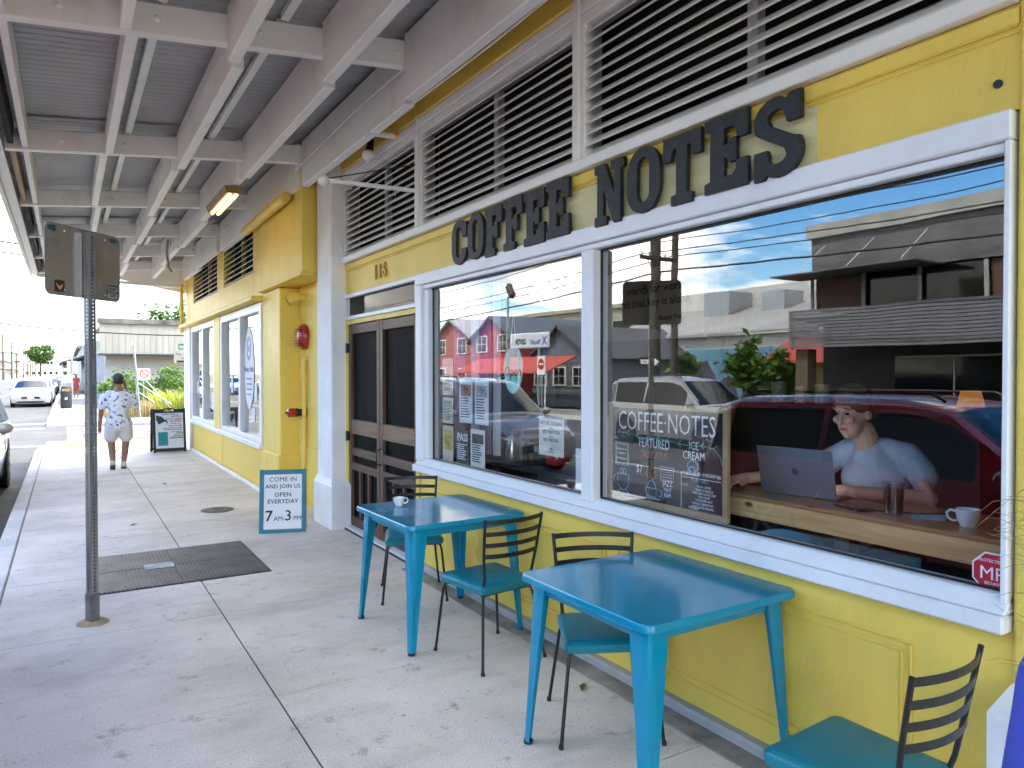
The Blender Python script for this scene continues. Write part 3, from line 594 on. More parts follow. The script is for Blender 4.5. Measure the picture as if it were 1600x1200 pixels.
# ------------------------------------------------------------------ sign letters
NAVY = mat('navy letter paint', (0.010, 0.012, 0.019), 0.6, 0.25, 18, grime=0.12, gscale=30, gcol=(0.2, 0.2, 0.2))
def serif_letter(ch):
    w, st, t, s = 0.66, 0.20, 0.17, 0.06     # width, stem, slab, serif run
    if ch == 'O':
        def rr(x0, x1, y0, y1, r, n=8): return arc(x1-r, y1-r*1.25, r, r*1.25, 0, 90, n)+arc(x0+r, y1-r*1.25, r, r*1.25, 90, 180, n)+arc(x0+r, y0+r*1.25, r, r*1.25, 180, 270, n)+arc(x1-r, y0+r*1.25, r, r*1.25, 270, 360, n)
        return [rr(0, w, 0, 1, 0.31), rr(0.20, w-0.20, 0.15, 0.85, 0.125)]
    if ch == 'C':
        o = [(w, 0.60), (w, 0.93), (w-.09, 0.93), (w-.11, 0.90)]+arc(0.33, 0.66, 0.33, 0.34, 65, 180, 10)+arc(0.33, 0.34, 0.33, 0.34, 180, 360, 12)
        o += [(w-.19, 0.34)]+arc(0.335, 0.27, 0.135, 0.12, 0, -180, 8)+arc(0.335, 0.73, 0.135, 0.12, 180, 20, 8)+[(w-.17, 0.60)]
        return [o]
    if ch in 'EF':
        p = [(0, 1), (w, 1), (w, 0.66), (w-.15, 0.66), (w-.17, 0.76), (w-.22, 0.83), (0.30, 0.83), (0.30, 0.59), (0.36, 0.60), (0.38, 0.67), (0.49, 0.67), (0.49, 0.36), (0.38, 0.36), (0.36, 0.43), (0.30, 0.44)]
        if ch == 'E': p += [(0.30, 0.17), (w-.22, 0.17), (w-.17, 0.24), (w-.15, 0.36), (w, 0.36), (w, 0), (0, 0)]
        else: p += [(0.30, 0.15), (0.40, 0.13), (0.40, 0), (0, 0)]
        return [p+[(0, 0.13), (0.09, 0.15), (0.09, 0.85), (0, 0.87)]]
    if ch == 'T':
        return [[(0, 1), (0.72, 1), (0.72, 0.66), (0.58, 0.66), (0.56, 0.78), (0.51, 0.83), (0.46, 0.83), (0.46, 0.15), (0.56, 0.13), (0.56, 0), (0.16, 0), (0.16, 0.13), (0.26, 0.15), (0.26, 0.83), (0.21, 0.83), (0.16, 0.78), (0.14, 0.66), (0, 0.66)]]
    if ch == 'N':
        return [[(0, 1), (0.27, 1), (0.52, 0.44), (0.52, 0.85), (0.43, 0.87), (0.43, 1), (0.76, 1), (0.76, 0.87), (0.67, 0.85), (0.67, 0), (0.50, 0), (0.22, 0.62), (0.22, 0.15), (0.31, 0.13), (0.31, 0), (0, 0), (0, 0.13), (0.07, 0.15), (0.07, 0.85), (0, 0.87)]]
    if ch == 'S':
        p = [(w-.02, 1), (w-.02, 0.66), (w-.19, 0.66), (w-.21, 0.74)]+arc(0.32, 0.75, 0.12, 0.10, 20, 180, 6)+[(0.24, 0.66), (0.56, 0.46)]+arc(0.36, 0.30, 0.30, 0.30, 28, -110, 9)+[(0.20, 0.06), (0.16, 0.0), (0.03, 0.0), (0.03, 0.36), (0.20, 0.36), (0.22, 0.28)]
        p += arc(0.34, 0.26, 0.13, 0.10, 190, 360, 6)+[(0.44, 0.34), (0.13, 0.54)]+arc(0.31, 0.72, 0.29, 0.28, 205, 75, 9)+[(0.45, 0.93), (0.50, 1)]
        return [p]
sg = thing('shop_name_letters', 'raised dark slab letters spelling COFFEE NOTES above the window', 'sign', (2.58, 3.4, 2.51))
def word(wd_, ya, yb):
    n = len(wd_); pitch = (ya-yb)/n
    for i, ch in enumerate(wd_):
        lp = serif_letter(ch); ww = max(p[0] for p in lp[0]); k = (pitch*0.90)/ww; hh = 0.335
        loops = [[(p[0]*k, p[1]*hh) for p in q] for q in lp]
        o = shape(loops, 'letter', (FX-0.040, ya-i*pitch, 2.505+0.008*(i % 2)), (0,-1,0), (0,0,1), NAVY, sg, extrude=0.011, bevel=0.002)
word('COFFEE', 5.01, 3.46); word('NOTES', 3.235, 1.86)
BRASS = mat('yellowed brass', (0.45, 0.27, 0.02), 0.4, 0.1, 9, metal=0.4)
hn = thing('house_number', 'raised yellow house number 116 above the screen doors', 'house number', (2.59, 6.6, 2.58))
for i, ch in enumerate('116'):
    text(ch, 'digit', (FX-0.012, 6.77-i*0.115, 2.60), (0,-1,0), (0,0,1), 0.20, BRASS, hn, extrude=0.008, bold=0.006, width=0.85)
# spotlight, conduit and hanging bracket under the canopy
sl = thing('spotlight', 'small black spotlight with white lamp under the canopy by the louvres', 'light', (2.45, 6.54, 3.68))
MB().tube([(2.545, 6.58, 4.0), (2.49, 6.56, 3.94), (2.48, 6.55, 3.88)], 0.014, 8).build('arm', BLACK, sl)
MB().cyl((2.48, 6.55, 3.90), (2.455, 6.545, 3.77), 0.028, 0.045, 12).build('lamp_holder', BLACK, sl, True)
MB().ell((2.45, 6.54, 3.735), (0.062, 0.062, 0.055)).build('lamp', WHT, sl, True)
ps = thing('conduit_pipe', 'short white conduit with yellow elbow below the canopy beam', 'pipe', (2.4, 6.1, 3.79))
MB().tube([(2.28, 6.08, 3.79), (2.54, 6.10, 3.81)], 0.026, 10).build('pipe', WHT, ps, True)
MB().tube([(2.52, 6.1, 3.81), (2.565, 6.1, 3.815), (2.585, 6.1, 3.86)], 0.031, 10).build('elbow', YEL, ps, True)
bk = thing('sign_bracket', 'white steel bracket with a white ball end sticking out by the louvres', 'bracket', (2.2, 5.69, 3.2))
MB().bar((2.565, 5.69, 3.235), (1.78, 5.69, 3.215), 0.025, 0.03).build('arm', WHT, bk)
MB().ell((1.755, 5.69, 3.212), (0.045, 0.045, 0.045)).build('ball_end', WHT, bk, True)
MB().tube([(1.78, 5.69, 3.23), (2.56, 5.69, 3.46)], 0.005, 6).build('stay_wire', BLACK, bk)
for x in (1.98, 2.36):
    MB().tube([(x, 5.69+0.02*math.cos(a), 3.19+0.02*math.sin(a)) for a in [k*PI/5 for k in range(11)]], 0.004, 6).build('eye_ring', GALV, bk)
# ================================================================== the neighbouring corner shop
NX = 2.35
nb = thing('corner_shop_building', 'yellow corner shop beyond the white column with white framed windows', 'building', (2.4, 13, 0))
def npart(mb, name, mt, bevel=0.0, parent=None, smooth=False): return mb.build(name, mt, parent or nb, bevel=bevel, smooth=smooth)
npart(MB().box(2.29, 2.62, 8.24, 10.40, 2.83, 4.08), 'upper_box', YEL, 0.008)
npart(MB().box(2.27, 2.62, 8.235, 10.42, 2.795, 2.828), 'box_ledge', YEL, 0.006)
npart(MB().box(2.60, 2.80, 8.175, 9.5, -0.2, 2.79), 'niche_wall', YEL)
npart(MB().box(2.58, 2.60, 8.19, 9.49, -0.02, 0.75), 'niche_dado', YEL)
npart(MB().box(NX, 2.80, 9.50, 10.46, -0.2, 2.79), 'pilaster', YEL, 0.012)
npart(MB().box(NX-0.03, 2.62, 9.48, 10.48, -0.2, 0.62), 'pilaster_base', YEL, 0.012)
for a, b in ((10.48, 13.62), (13.66, 17.1)):
    npart(MB().box(NX+0.03, NX+0.2, a, b, -0.2, 0.60), 'bulkhead', YEL)
    n = int((b-a)/0.095)
    for i in range(n):
        y = a+(i+.5)*(b-a)/n; w = (b-a)/n/2-0.004
        npart(MB().box(NX+0.012, NX+0.032, y-w, y+w, 0.02, 0.598), 'board', YEL, 0.004)
    npart(MB().box(NX-0.05, NX+0.2, a+.001, b-.001, 0.602, 0.68), 'sill', WHT, 0.008)
    npart(MB().box(NX-0.035, NX+0.0, a+.001, b-.001, -0.05, 0.05), 'base_strip', WHT2, 0.006)
def nwin(y0, y1, mids):
    f = npart(MB().box(NX-0.02, NX+0.10, y0, y0+0.13, 0.682, 2.68).box(NX-0.02, NX+0.10, y1-0.13, y1, 0.682, 2.68).box(NX-0.018, NX+0.10, y0+.13, y1-.13, 2.56, 2.68).box(NX-0.018, NX+0.10, y0+.13, y1-.13, 0.682, 0.76), 'window', WHT, 0.006)
    cuts = [y0+0.13]+mids+[y1-0.13]
    for m in mids: npart(MB().box(NX-0.015, NX+0.10, m-0.06, m+0.06, 0.761, 2.559), 'mullion', WHT, 0.006, f)
    for a, b in zip(cuts[:-1], cuts[1:]): npart(MB().box(NX+0.05, NX+0.054, a+.001, b-.001, 0.76, 2.56), 'pane', PANE, 0, f)
    return f
nwin(10.47, 13.62, [12.0]); nwin(14.2, 17.1, [15.6])
npart(MB().box(NX-0.03, NX+0.2, 13.625, 14.195, 0.682, 2.69), 'window_post', YEL, 0.008)
npart(MB().box(NX-0.05, 2.8, 17.105, 17.98, -0.2, 2.69), 'corner_post', WHT2, 0.012)
npart(MB().box(NX-0.16, NX+0.2, 10.43, 18.0, 2.692, 2.76), 'header_ledge', YEL, 0.01)
npart(MB().box(NX+0.0, NX+0.2, 10.43, 17.98, 2.762, 3.16), 'header', YEL)
for a, b in ((10.43, 10.98), (13.38, 13.92), (16.9, 17.98)): npart(MB().box(NX+0.001, NX+0.2, a, b, 3.162, 4.0), 'pier', YEL)
npart(MB().box(NX-0.005, NX+0.2, 10.43, 17.98, 4.002, 4.5), 'frieze', YEL)
for a, b in ((11.0, 13.36), (13.94, 16.88)): louvre(a, b, 3.165, 3.99, 9, NX+0.03, ((a+b)/2,), nb, mt=YEL)
npart(MB().cyl((NX-0.10, 17.9, 2.6), (NX-0.10, 17.9, 3.7), 0.04, n=10), 'drain_pipe', YEL, smooth=True)
npart(MB().box(2.8, 12, 17.85, 17.98, -0.2, 6.2).box(11.9, 12, 8.2, 17.85, -0.2, 6.2), 'side_wall', YEL)
npart(MB().box(2.56, 8, 10.4, 10.45, 0, 2.9).box(6, 6.1, 10.46, 17.8, 0, 2.9).box(2.56, 6, 10.46, 17.8, 2.9, 2.95), 'room_wall', mat('grey room', (0.22, 0.22, 0.23), 0.8, 0.1))
npart(MB().cyl((2.20, 8.6, 3.74), (2.22, 10.9, 3.72), 0.06, n=14), 'eaves_pipe', YEL, smooth=True)
# things in the window and on the niche wall
tag(shape([arc(0, 0, 0.34, 0.62, 0, 360, 32)[:-1]], 'oval_window_sign', (NX+0.044, 11.55, 1.75), (0,-1,0), (0,0,1), mat('frosted vinyl', (0.72, 0.74, 0.76), 0.6, 0.02), None, 0.001), 'white oval sign with blue round emblem in the corner shop window', 'sign')
ov = bpy.data.objects['oval_window_sign']
BLUE = mat('blue vinyl', (0.10, 0.16, 0.42), 0.5, 0.03)
shape([arc(0, 0, 0.15, 0.19, 0, 360, 24)[:-1], arc(0, 0, 0.10, 0.13, 0, 360, 24)[:-1], arc(0, 0, 0.045, 0.06, 0, 360, 12)[:-1]], 'emblem', (NX+0.041, 11.55, 2.06), (0,-1,0), (0,0,1), BLUE, ov, 0.001)
text('Notary Public', 'lettering', (NX+0.041, 11.55, 1.70), (0,-1,0), (0,0,1), 0.12, BLUE, ov, 'CENTER')
for i, z in enumerate((1.58, 1.50, 1.42, 1.34)): MB().box(NX+0.040, NX+0.042, 11.55-0.2+0.02*i, 11.55+0.2-0.02*i, z, z+0.025).build('text_line', BLUE, ov)
for i, (y, z, w, h, lb) in enumerate(((11.1, 1.25, .18, .28, 'small white paper low in the near corner shop window'), (12.9, 1.35, .16, .30, 'narrow white paper in the corner shop window'), (11.3, 0.95, .25, .2, 'white card on the corner shop window sill'), (16.6, 1.25, .14, .26, 'white card on the farthest shop window'), (14.8, 0.98, .26, .34, 'white leaflet low in the farthest shop window'))):
    tag(MB().box(NX+0.044, NX+0.047, y-w/2, y+w/2, z, z+h).build('window_paper', PAPER), lb, 'paper')
RED = mat('red enamel', (0.42, 0.016, 0.014), 0.35, 0.1, 6, coat=0.4)
ab = thing('fire_alarm_gong', 'round red fire alarm gong on the yellow niche wall', 'alarm', (2.58, 9.19, 2.14))
def disc_x(x, y, z, prof, n=24):       # lathe about -X
    return MB().loft([[(x-q, y+r*math.cos(2*PI*j/n), z+r*math.sin(2*PI*j/n)) for j in range(n)] for r, q in prof])
disc_x(2.6, 9.19, 2.14, [(0.16, 0.0), (0.165, 0.03), (0.15, 0.07), (0.11, 0.10), (0.05, 0.115), (0.01, 0.118)]).build('gong', RED, ab, True)
for k in range(7): MB().box(2.478, 2.60, 9.08, 9.30, 2.02+0.035*k, 2.027+0.035*k).build('vent_slot', mat('dark red', (0.10, 0.006, 0.006), 0.5, 0), ab)
tag(disc_x(2.476, 9.19, 2.17, [(0.04, 0), (0.04, 0.004), (0.001, 0.004)], 14).build('round_label', PAPER), 'small white round label on the red alarm gong', 'label') if False else None
fv = thing('fire_hose_inlet', 'red capped fire hose inlet on the yellow niche wall', 'hose inlet', (2.5, 9.22, 1.18))
disc_x(2.6, 9.22, 1.18, [(0.085, 0), (0.085, 0.03), (0.045, 0.035), (0.045, 0.10), (0.055, 0.10), (0.055, 0.13)], 18).build('flange', mat('dark iron flange', (0.03, 0.03, 0.03), 0.4, 0.1, metal=0.5), fv, True)
disc_x(2.47, 9.22, 1.18, [(0.05, 0), (0.055, 0.01), (0.055, 0.09), (0.04, 0.10), (0.015, 0.10), (0.015, 0.13), (0.001, 0.13)], 14).build('red_cap', RED, fv, True)
fl = thing('flood_light', 'yellow painted twin flood light high on the niche wall', 'light', (2.55, 9.2, 2.63))
MB().cyl((2.60, 9.2, 2.64), (2.50, 9.2, 2.66), 0.05, n=12).build('base', YEL, fl)
MB().cyl((2.52, 9.2, 2.65), (2.40, 9.26, 2.60), 0.05, 0.075, 14).build('lamp_head', YEL, fl, True)
MB().cyl((2.40, 9.262, 2.602), (2.395, 9.265, 2.60), 0.062, 0.062, 14).build('lens', mat('smoked lens', (0.12, 0.09, 0.05), 0.15, 0.3, 20), fl)
wp = thing('wall_pipe', 'yellow painted riser pipe with elbow on the niche wall', 'pipe', (2.57, 9.2, 0.0))
MB().tube([(2.60, 9.14, 1.86), (2.565, 9.14, 1.86), (2.56, 9.14, 1.80), (2.56, 9.14, 0.0)], 0.028, 10).build('riser', YEL, wp, True)
MB().tube([(2.565, 9.28, 1.10), (2.565, 9.28, 0.0)], 0.022, 10).build('riser', YEL, wp, True)

# ================================================================== tables and chairs
TBL = mat('blue table enamel', (0.001, 0.225, 0.37), 0.14, 0.05, 1.5, 0.02, 30, coat=0.1, grime=0.14, gscale=7, spec=0.4)
SEAT = mat('teal vinyl', (0.003, 0.18, 0.235), 0.42, 0.08, 5, 0.15, 120, grime=0.15, gscale=5)
FRAME = mat('black chair enamel', (0.010, 0.009, 0.009), 0.4, 0.15, 12, 0.05, 60)
def make_table():
    t = thing('bistro_table', '', 'table'); H, S = 0.775, 0.425
    r = 0.045; out = []
    for a0, cx, cy_ in ((0, S-r, S-r), (90, -S+r, S-r), (180, -S+r, -S+r), (270, S-r, -S+r)): out += arc(cx, cy_, r, r, a0, a0+90, 5)
    sc = lambda k, z: [(x*k, y*k, z) for x, y in out]
    MB().loft([sc(0.985, H-0.036), sc(1.0, H-0.030), sc(1.0, H-0.008), sc(0.99, H)]).build('table_top', TBL, t, smooth=True)
    for sx in (-1, 1):
        MB().box(sx*0.355-0.012, sx*0.355+0.012, -0.33, 0.33, H-0.085, H-0.034).build('apron', TBL, t, bevel=0.004)
        MB().box(-0.33, 0.33, sx*0.355-0.012, sx*0.355+0.012, H-0.0855, H-0.0345).build('apron', TBL, t, bevel=0.004)
    for sx in (-1, 1):
        for sy in (-1, 1):
            rings = []
            for k in range(15):
                u = k/14; z = (H-0.034)*(1-u); w = 0.066*(1-u)**1.15+0.040; cx, cy_ = sx*(0.335+0.055*u), sy*(0.335+0.055*u)
                g = 0.016*max(0, 1-((u-0.74)/0.16)**2) if 0.56 < u < 0.92 else 0
                e = w*0.28
                # outer corner rounded, faces dished in the lower third
                prof = [(-w*.55, w*.45), (-w*.10, w*.45-g), (w*.45-e, w*.45), (w*.45-e*.3, w*.45-e*.3), (w*.45, w*.45-e), (w*.45-g, -w*.10), (w*.45, -w*.55), (w*.33, -w*.55), (w*.30, w*.18), (w*.18, w*.30), (-w*.55, w*.33)]
                rings.append([(cx+sx*a, cy_+sy*b, z+0.012) for a, b in prof])
            lg = MB().loft(rings).build('leg', TBL, t, smooth=True)
            MB().cyl((sx*0.392, sy*0.392, 0), (sx*0.392, sy*0.392, 0.014), 0.022, n=10).build('foot_cap', BLACK, lg)
    return t
def make_chair():
    t = thing('dining_chair', '', 'chair'); sz = 0.455       # faces +Y
    rings = []
    for k, z in ((0.97, sz-0.032), (1.0, sz-0.02), (1.0, sz+0.004), (0.95, sz+0.016), (0.80, sz+0.023)):
        p = []
        for a0, cx, cy_ in ((0, .185, .195), (90, -.185, .195), (180, -.165, -.175), (270, .165, -.175)): p += arc(cx*k, cy_*k, .028, .028, a0, a0+90, 4)
        rings.append([(x, y, z) for x, y in p])
    MB().loft(rings).build('seat', SEAT, t, smooth=True)
    r = 0.0085
    for sx in (-1, 1):
        MB().tube([(sx*.235, .225, 0), (sx*.197, .196, sz-.075), (sx*.188, .185, sz-.045), (sx*.17, .165, sz-.040), (0, .16, sz-.040)], r, 8).build('front_leg', FRAME, t, smooth=True)
        MB().tube([(sx*.225, -.255, 0), (sx*.180, -.195, sz-.075), (sx*.172, -.185, sz-.045), (sx*.155, -.17, sz-.040), (0, -.165, sz-.040)], r, 8).build('rear_leg', FRAME, t, smooth=True)
        MB().bar((sx*.165, .16, sz-.040), (sx*.158, -.165, sz-.040), 0.012, 0.012).build('seat_rail', FRAME, t)
        MB().tube([(sx*.165, -.160, sz-.045), (sx*.170, -.195, sz+.06), (sx*.19, -.215, 0.65), (sx*.205, -.25, 0.862)], r*1.05, 8).build('back_upright', FRAME, t, smooth=True)
        for y, x in ((.225, .235), (-.255, .225)): MB().cyl((sx*x, y, 0), (sx*x, y, .018), 0.0115, n=8).build('foot_cap', RUBBER, t)
    for z in (0.648, 0.713, 0.778, 0.846):
        k = (z-0.6)/0.262; hw = .186+.018*k; y0 = -.212-.037*k; mb = MB(); n = 10; rings = []
        for i in range(n+1):
            u = -1+2*i/n; p = Vector((u*hw, y0-.045*(1-u*u), z))
            rings.append([p+Vector((0, d, e)) for d, e in ((-.002, -.0125), (.002, -.0125), (.002, .0125), (-.002, .0125))])
        mb.loft(rings).build('back_slat', FRAME, t)
    return t
tb = make_table(); tb['label'] = 'blue metal table farther away with a white cup on it'; tb['group'] = 'blue cafe tables'
tb.location = (2.115, 4.355, 0); tb.rotation_euler = (0, 0, rad(2))
ch = make_chair(); ch['label'] = 'black chair with teal seat, its back to us, between the two blue tables'; ch['group'] = 'cafe chairs'
kids()
ch.location = (2.15, 3.745, 0); ch.rotation_euler = (0, 0, rad(6))
dup(tb, (2.172, 2.345, 0), rad(0.5), 'near blue metal table with an empty glossy top')
dup(ch, (2.235, 5.05, 0), rad(180-20), 'black chair with teal seat behind the farther table by the door')
dup(ch, (2.18, 2.70, 0), rad(180-27), 'black chair with teal seat tucked behind the near table')
dup(ch, (2.12, 1.335, 0), rad(3), 'nearest chair with a worn teal seat cut by the picture edge')
CHINA = mat('white china', (0.78, 0.79, 0.80), 0.15, 0.02, coat=0.5)
def cup(loc, label, s=1.0, ang=0.0, name='coffee_cup'):
    t = thing(name, label, 'cup', loc); x, y, z = loc
    prof = [(0.0, 0.003), (0.022, 0.0), (0.025, 0.006), (0.034, 0.028), (0.0375, 0.058), (0.0345, 0.058), (0.031, 0.03), (0.02, 0.012), (0.0, 0.010)]
    MB().lathe(loc, [(r*s, q*s) for r, q in prof], 22).build('bowl', CHINA, t, smooth=True)
    d = Vector((math.cos(ang), math.sin(ang), 0))
    MB().tube([Vector(loc)+d*s*a+Vector((0,0,b*s)) for a, b in ((.035,.048),(.05,.052),(.06,.042),(.058,.026),(.045,.016),(.03,.018))], 0.0045*s, 8).build('handle', CHINA, t, smooth=True)
    return t
cup((1.923, 4.575, 0.777), 'small white cup standing on the farther blue table', 1.0, rad(-20))
# ================================================================== street sign on perforated post
ss = thing('street_sign', 'metal street sign seen from behind on a perforated steel post', 'street sign', (0.14, 5.6, 0))
def perforated_post():
    mb = MB(); c = Vector((0.14, 5.6, 0)); a = rad(33); hw = 0.0255; hr = 0.0070; pitch = 0.0254; H = 2.63
    for k in range(4):
        n = Vector((math.cos(a+k*PI/2), math.sin(a+k*PI/2), 0)); t = Vector((-n.y, n.x, 0)); o = c+n*hw
        N_ = int(H/pitch)
        for i in range(N_):
            z0 = i*pitch; zc = z0+pitch/2; ring = []; sq = []
            for j in range(8):
                th = j*PI/4; ring.append(o+t*hr*math.cos(th)+Vector((0,0,zc+hr*math.sin(th))))
                ux, uz = math.cos(th), math.sin(th); m_ = max(abs(ux), abs(uz)); sq.append(o+t*hw*ux/m_+Vector((0,0,zc+pitch/2*uz/m_)))
            mb.add(ring+sq, [(j, (j+1) % 8, 8+(j+1) % 8, 8+j) for j in range(8)])
    return mb
pst = perforated_post().build('post', GALV, ss)
SLV = mat('post sleeve', (0.30, 0.30, 0.31), 0.45, 0.2, 8, metal=0.8)
M33 = Matrix.Rotation(rad(33), 3, 'Z')
sv = MB()
for k in range(4):
    a = rad(33)+k*PI/2; n = Vector((math.cos(a), math.sin(a), 0)); sv.obox(Vector((0.14, 5.6, 0.10))+n*0.029, (0.004, 0.060, 0.20), Matrix.Rotation(a, 3, 'Z'))
sv.build('sleeve', SLV, ss)
MB().lathe((0.14, 5.6, 0.0), [(0.10, 0.0), (0.085, 0.014), (0.045, 0.018), (0.0, 0.018)], 20).build('mortar_collar', mat('sand mortar', (0.36, 0.29, 0.18), 0.9, 0.2, 9, 0.4, 60), ss, True)
pd = Vector((0.72, 0.694, 0)).normalized(); pn = Vector((pd.y, -pd.x, 0))           # along the panel; towards the viewer
pc = Vector((0.135, 5.60, 2.41))-pn*0.034
def rrect(w, h, r, n=6): return arc(w/2-r, h/2-r, r, r, 0, 90, n)+arc(-w/2+r, h/2-r, r, r, 90, 180, n)+arc(-w/2+r, -h/2+r, r, r, 180, 270, n)+arc(w/2-r, -h/2+r, r, r, 270, 360, n)
BACK = mat('bare aluminium', (0.30, 0.27, 0.245), 0.25, 0.08, 2.2, metal=0.45, grime=0.12, gscale=5, gcol=(0.12, 0.10, 0.07))
shape([rrect(0.61, 0.46, 0.045)], 'sign_panel', pc, pd, (0,0,1), BACK, ss, 0.0015)
def on_panel(u, v, d=0.004): return pc+pd*u+Vector((0,0,v))+pn*d
for u, v in ((-0.16, 0.19), (0.17, 0.19), (-0.16, -0.19), (0.17, -0.19)): MB().cyl(on_panel(u, v, 0.0), on_panel(u, v, 0.006), 0.006, n=8).build('rivet', WHT, ss)
for u in (-0.255, 0.245): shape([rrect(0.055, 0.032, 0.004)], 'maker_sticker', on_panel(u, 0.195), pd, (0,0,1), mat('dark green print', (0.01, 0.10, 0.10), 0.5, 0.2, 40), ss, 0.0006)
bs = shape([rrect(0.075, 0.075, 0.01)], 'badge_sticker', on_panel(-0.20, -0.17), pd, (0,0,1), mat('brown print', (0.06, 0.03, 0.02), 0.6, 0.3, 60), ss, 0.0006)
shape([[(-.025,.02),(-.02,-.005),(0,-.025),(.02,-.005),(.025,.02),(.012,.006),(0,.0),(-.012,.006)]], 'badge_mark', on_panel(-0.20, -0.17, 0.0056), pd, (0,0,1), mat('tan print', (0.50, 0.24, 0.10), 0.6, 0.1), bs, 0.0004)
ws = shape([rrect(0.085, 0.105, 0.006)], 'word_sticker', on_panel(0.235, -0.155), pd, (0,0,1), mat('grey print', (0.36, 0.36, 0.36), 0.6, 0.05), ss, 0.0006)
for s_, v in (('NEMAK', -0.128), ('LIORY', -0.153), ('DOKKEN', -0.176), ('SAFE', -0.198)): text(s_, 'sticker_word', on_panel(0.235, v, 0.0056), pd, (0,0,1), 0.026, INK, ws, 'CENTER', 0.0003, 0.02)

# ================================================================== sandwich boards
TEAL = mat('teal board paint', (0.015, 0.19, 0.26), 0.5, 0.12, 4, 0.1, 40)
sb = thing('sandwich_board', 'teal framed white sandwich board announcing open everyday beside the white column', 'sign', (1.92, 7.75, 0))
fr = Vector((0.94, -0.34, 0)).normalized(); back = Vector((0.34, 0.94, 0)).normalized(); o0 = Vector((1.705, 7.80, 0.0)); up = (Vector((0,0,1))+back*0.16).normalized(); nrm = fr.cross(up)
WID, HGT = 0.475, 0.66
def bpt(u, v, d=0.0): return o0+fr*u+up*v+nrm*d
Mb = Matrix((fr, up, nrm)).transposed()
for u0, u1, v0, v1 in ((0, .045, 0, HGT), (WID-.045, WID, 0, HGT), (.0455, WID-.0455, HGT-.05, HGT), (.0455, WID-.0455, 0, .035)):
    MB().obox(bpt((u0+u1)/2, (v0+v1)/2), (u1-u0, v1-v0, 0.022), Mb).build('frame_bar', TEAL, sb, bevel=0.003)
MB().obox(bpt(WID/2, HGT/2), (WID-.09, HGT-.08, 0.010), Mb).build('panel', mat('white board', (0.74, 0.75, 0.78), 0.35, 0.02), sb)
up2 = (Vector((0,0,1))-back*0.16).normalized(); top = bpt(0, HGT)+back*0.03
for u in (0.02, WID-0.02): MB().bar(top+fr*u, top+fr*u+back*(0.16*HGT*0.98)*2-back*0.105-Vector((0,0,HGT*0.985)), 0.03, 0.022).build('rear_leg', PLY, sb)
for s_, v, sz in (('COME IN', 0.535, .068), ('AND JOIN US', 0.465, .058), ('OPEN', 0.375, .066), ('EVERYDAY', 0.305, .064)):
    text(s_, 'line_of_text', bpt(WID/2, v, 0.007), fr, up, sz, INK, sb, 'CENTER', 0.0006, 0.0 if 'M' in s_ else 0.010, width=0.98, spacing=1.05)
text('7', 'line_of_text', bpt(0.06, 0.125, 0.007), fr, up, .155, INK, sb, 'LEFT', 0.0006, 0.015)
text('AM-', 'line_of_text', bpt(0.145, 0.125, 0.007), fr, up, .066, INK, sb, 'LEFT', 0.0006, 0.0)
text('3', 'line_of_text', bpt(0.255, 0.125, 0.007), fr, up, .155, INK, sb, 'LEFT', 0.0006, 0.005)
text('PM', 'line_of_text', bpt(0.345, 0.125, 0.007), fr, up, .066, INK, sb, 'LEFT', 0.0006, 0.0)
# black plastic A-board at the corner
PLAS = mat('black plastic', (0.014, 0.014, 0.015), 0.45, 0.1, 8)
ab2 = thing('advertising_a_board', 'black plastic A-board with a white climbing poster at the shop corner', 'sign', (1.87, 16.95, 0))
a0 = Vector((1.555, 16.86, 0)); af = Vector((1, 0.03, 0)).normalized(); ab_ = Vector((-0.03, 1, 0)); aup = (Vector((0,0,1))+ab_*0.16).normalized(); an = af.cross(aup); Ma = Matrix((af, aup, an)).transposed()
apt = lambda u, v, d=0.0: a0+af*u+aup*v+an*d
AW, AH = 0.64, 0.93
def frame2(pt, M, nm):
    for u0, u1, v0, v1 in ((0, .05, 0, AH), (AW-.05, AW, 0, AH), (.0505, AW-.0505, 0.02, .09), (.0505, AW-.0505, AH-.10, AH-.055), (.0505, .2, AH-.055, AH-.005), (AW-.2, AW-.0505, AH-.055, AH-.005)):
        MB().obox(pt((u0+u1)/2, (v0+v1)/2), (u1-u0, v1-v0, 0.035), M).build(nm, PLAS, ab2, bevel=0.006)
frame2(apt, Ma, 'front_frame')
MB().tube([apt(u, v) for u, v in ((.2, AH-.055), (.215, AH-.015), (.245, AH+.0), (AW-.245, AH+.0), (AW-.215, AH-.015), (AW-.2, AH-.055))], 0.016, 8).build('handle', PLAS, ab2)
MB().obox(apt(AW/2, AH/2, 0.012), (AW-.10, AH-.17, 0.008), Ma).build('poster', mat('poster white', (0.70, 0.74, 0.80), 0.5, 0.03), ab2)
aup2 = (Vector((0,0,1))-ab_*0.16).normalized(); b0 = a0+ab_*0.32; Mb2 = Matrix((af, aup2, af.cross(aup2))).transposed()
bpt2 = lambda u, v, d=0.0: b0+af*(u-0.03)+aup2*v
frame2(bpt2, Mb2, 'rear_frame'); MB().obox(bpt2(AW/2, AH/2), (AW-.10, AH-.17, 0.008), Mb2).build('rear_poster', PAPER, ab2)
GRN = mat('dark green print 2', (0.012, 0.055, 0.03), 0.6, 0.1); RPR = mat('red print', (0.30, 0.015, 0.05), 0.6, 0.05)
isl = [(0.06,.78),(.08,.80),(.11,.775),(.16,.765),(.20,.735),(.225,.70),(.265,.685),(.28,.665),(.285,.62),(.268,.60),(.262,.645),(.235,.655),(.19,.635),(.155,.615),(.14,.60),(.10,.605),(.085,.66),(.06,.695),(.068,.735)]
shape([isl], 'island_print', apt(0.0, 0.0, 0.018), af, aup, GRN, ab2, 0.0008)
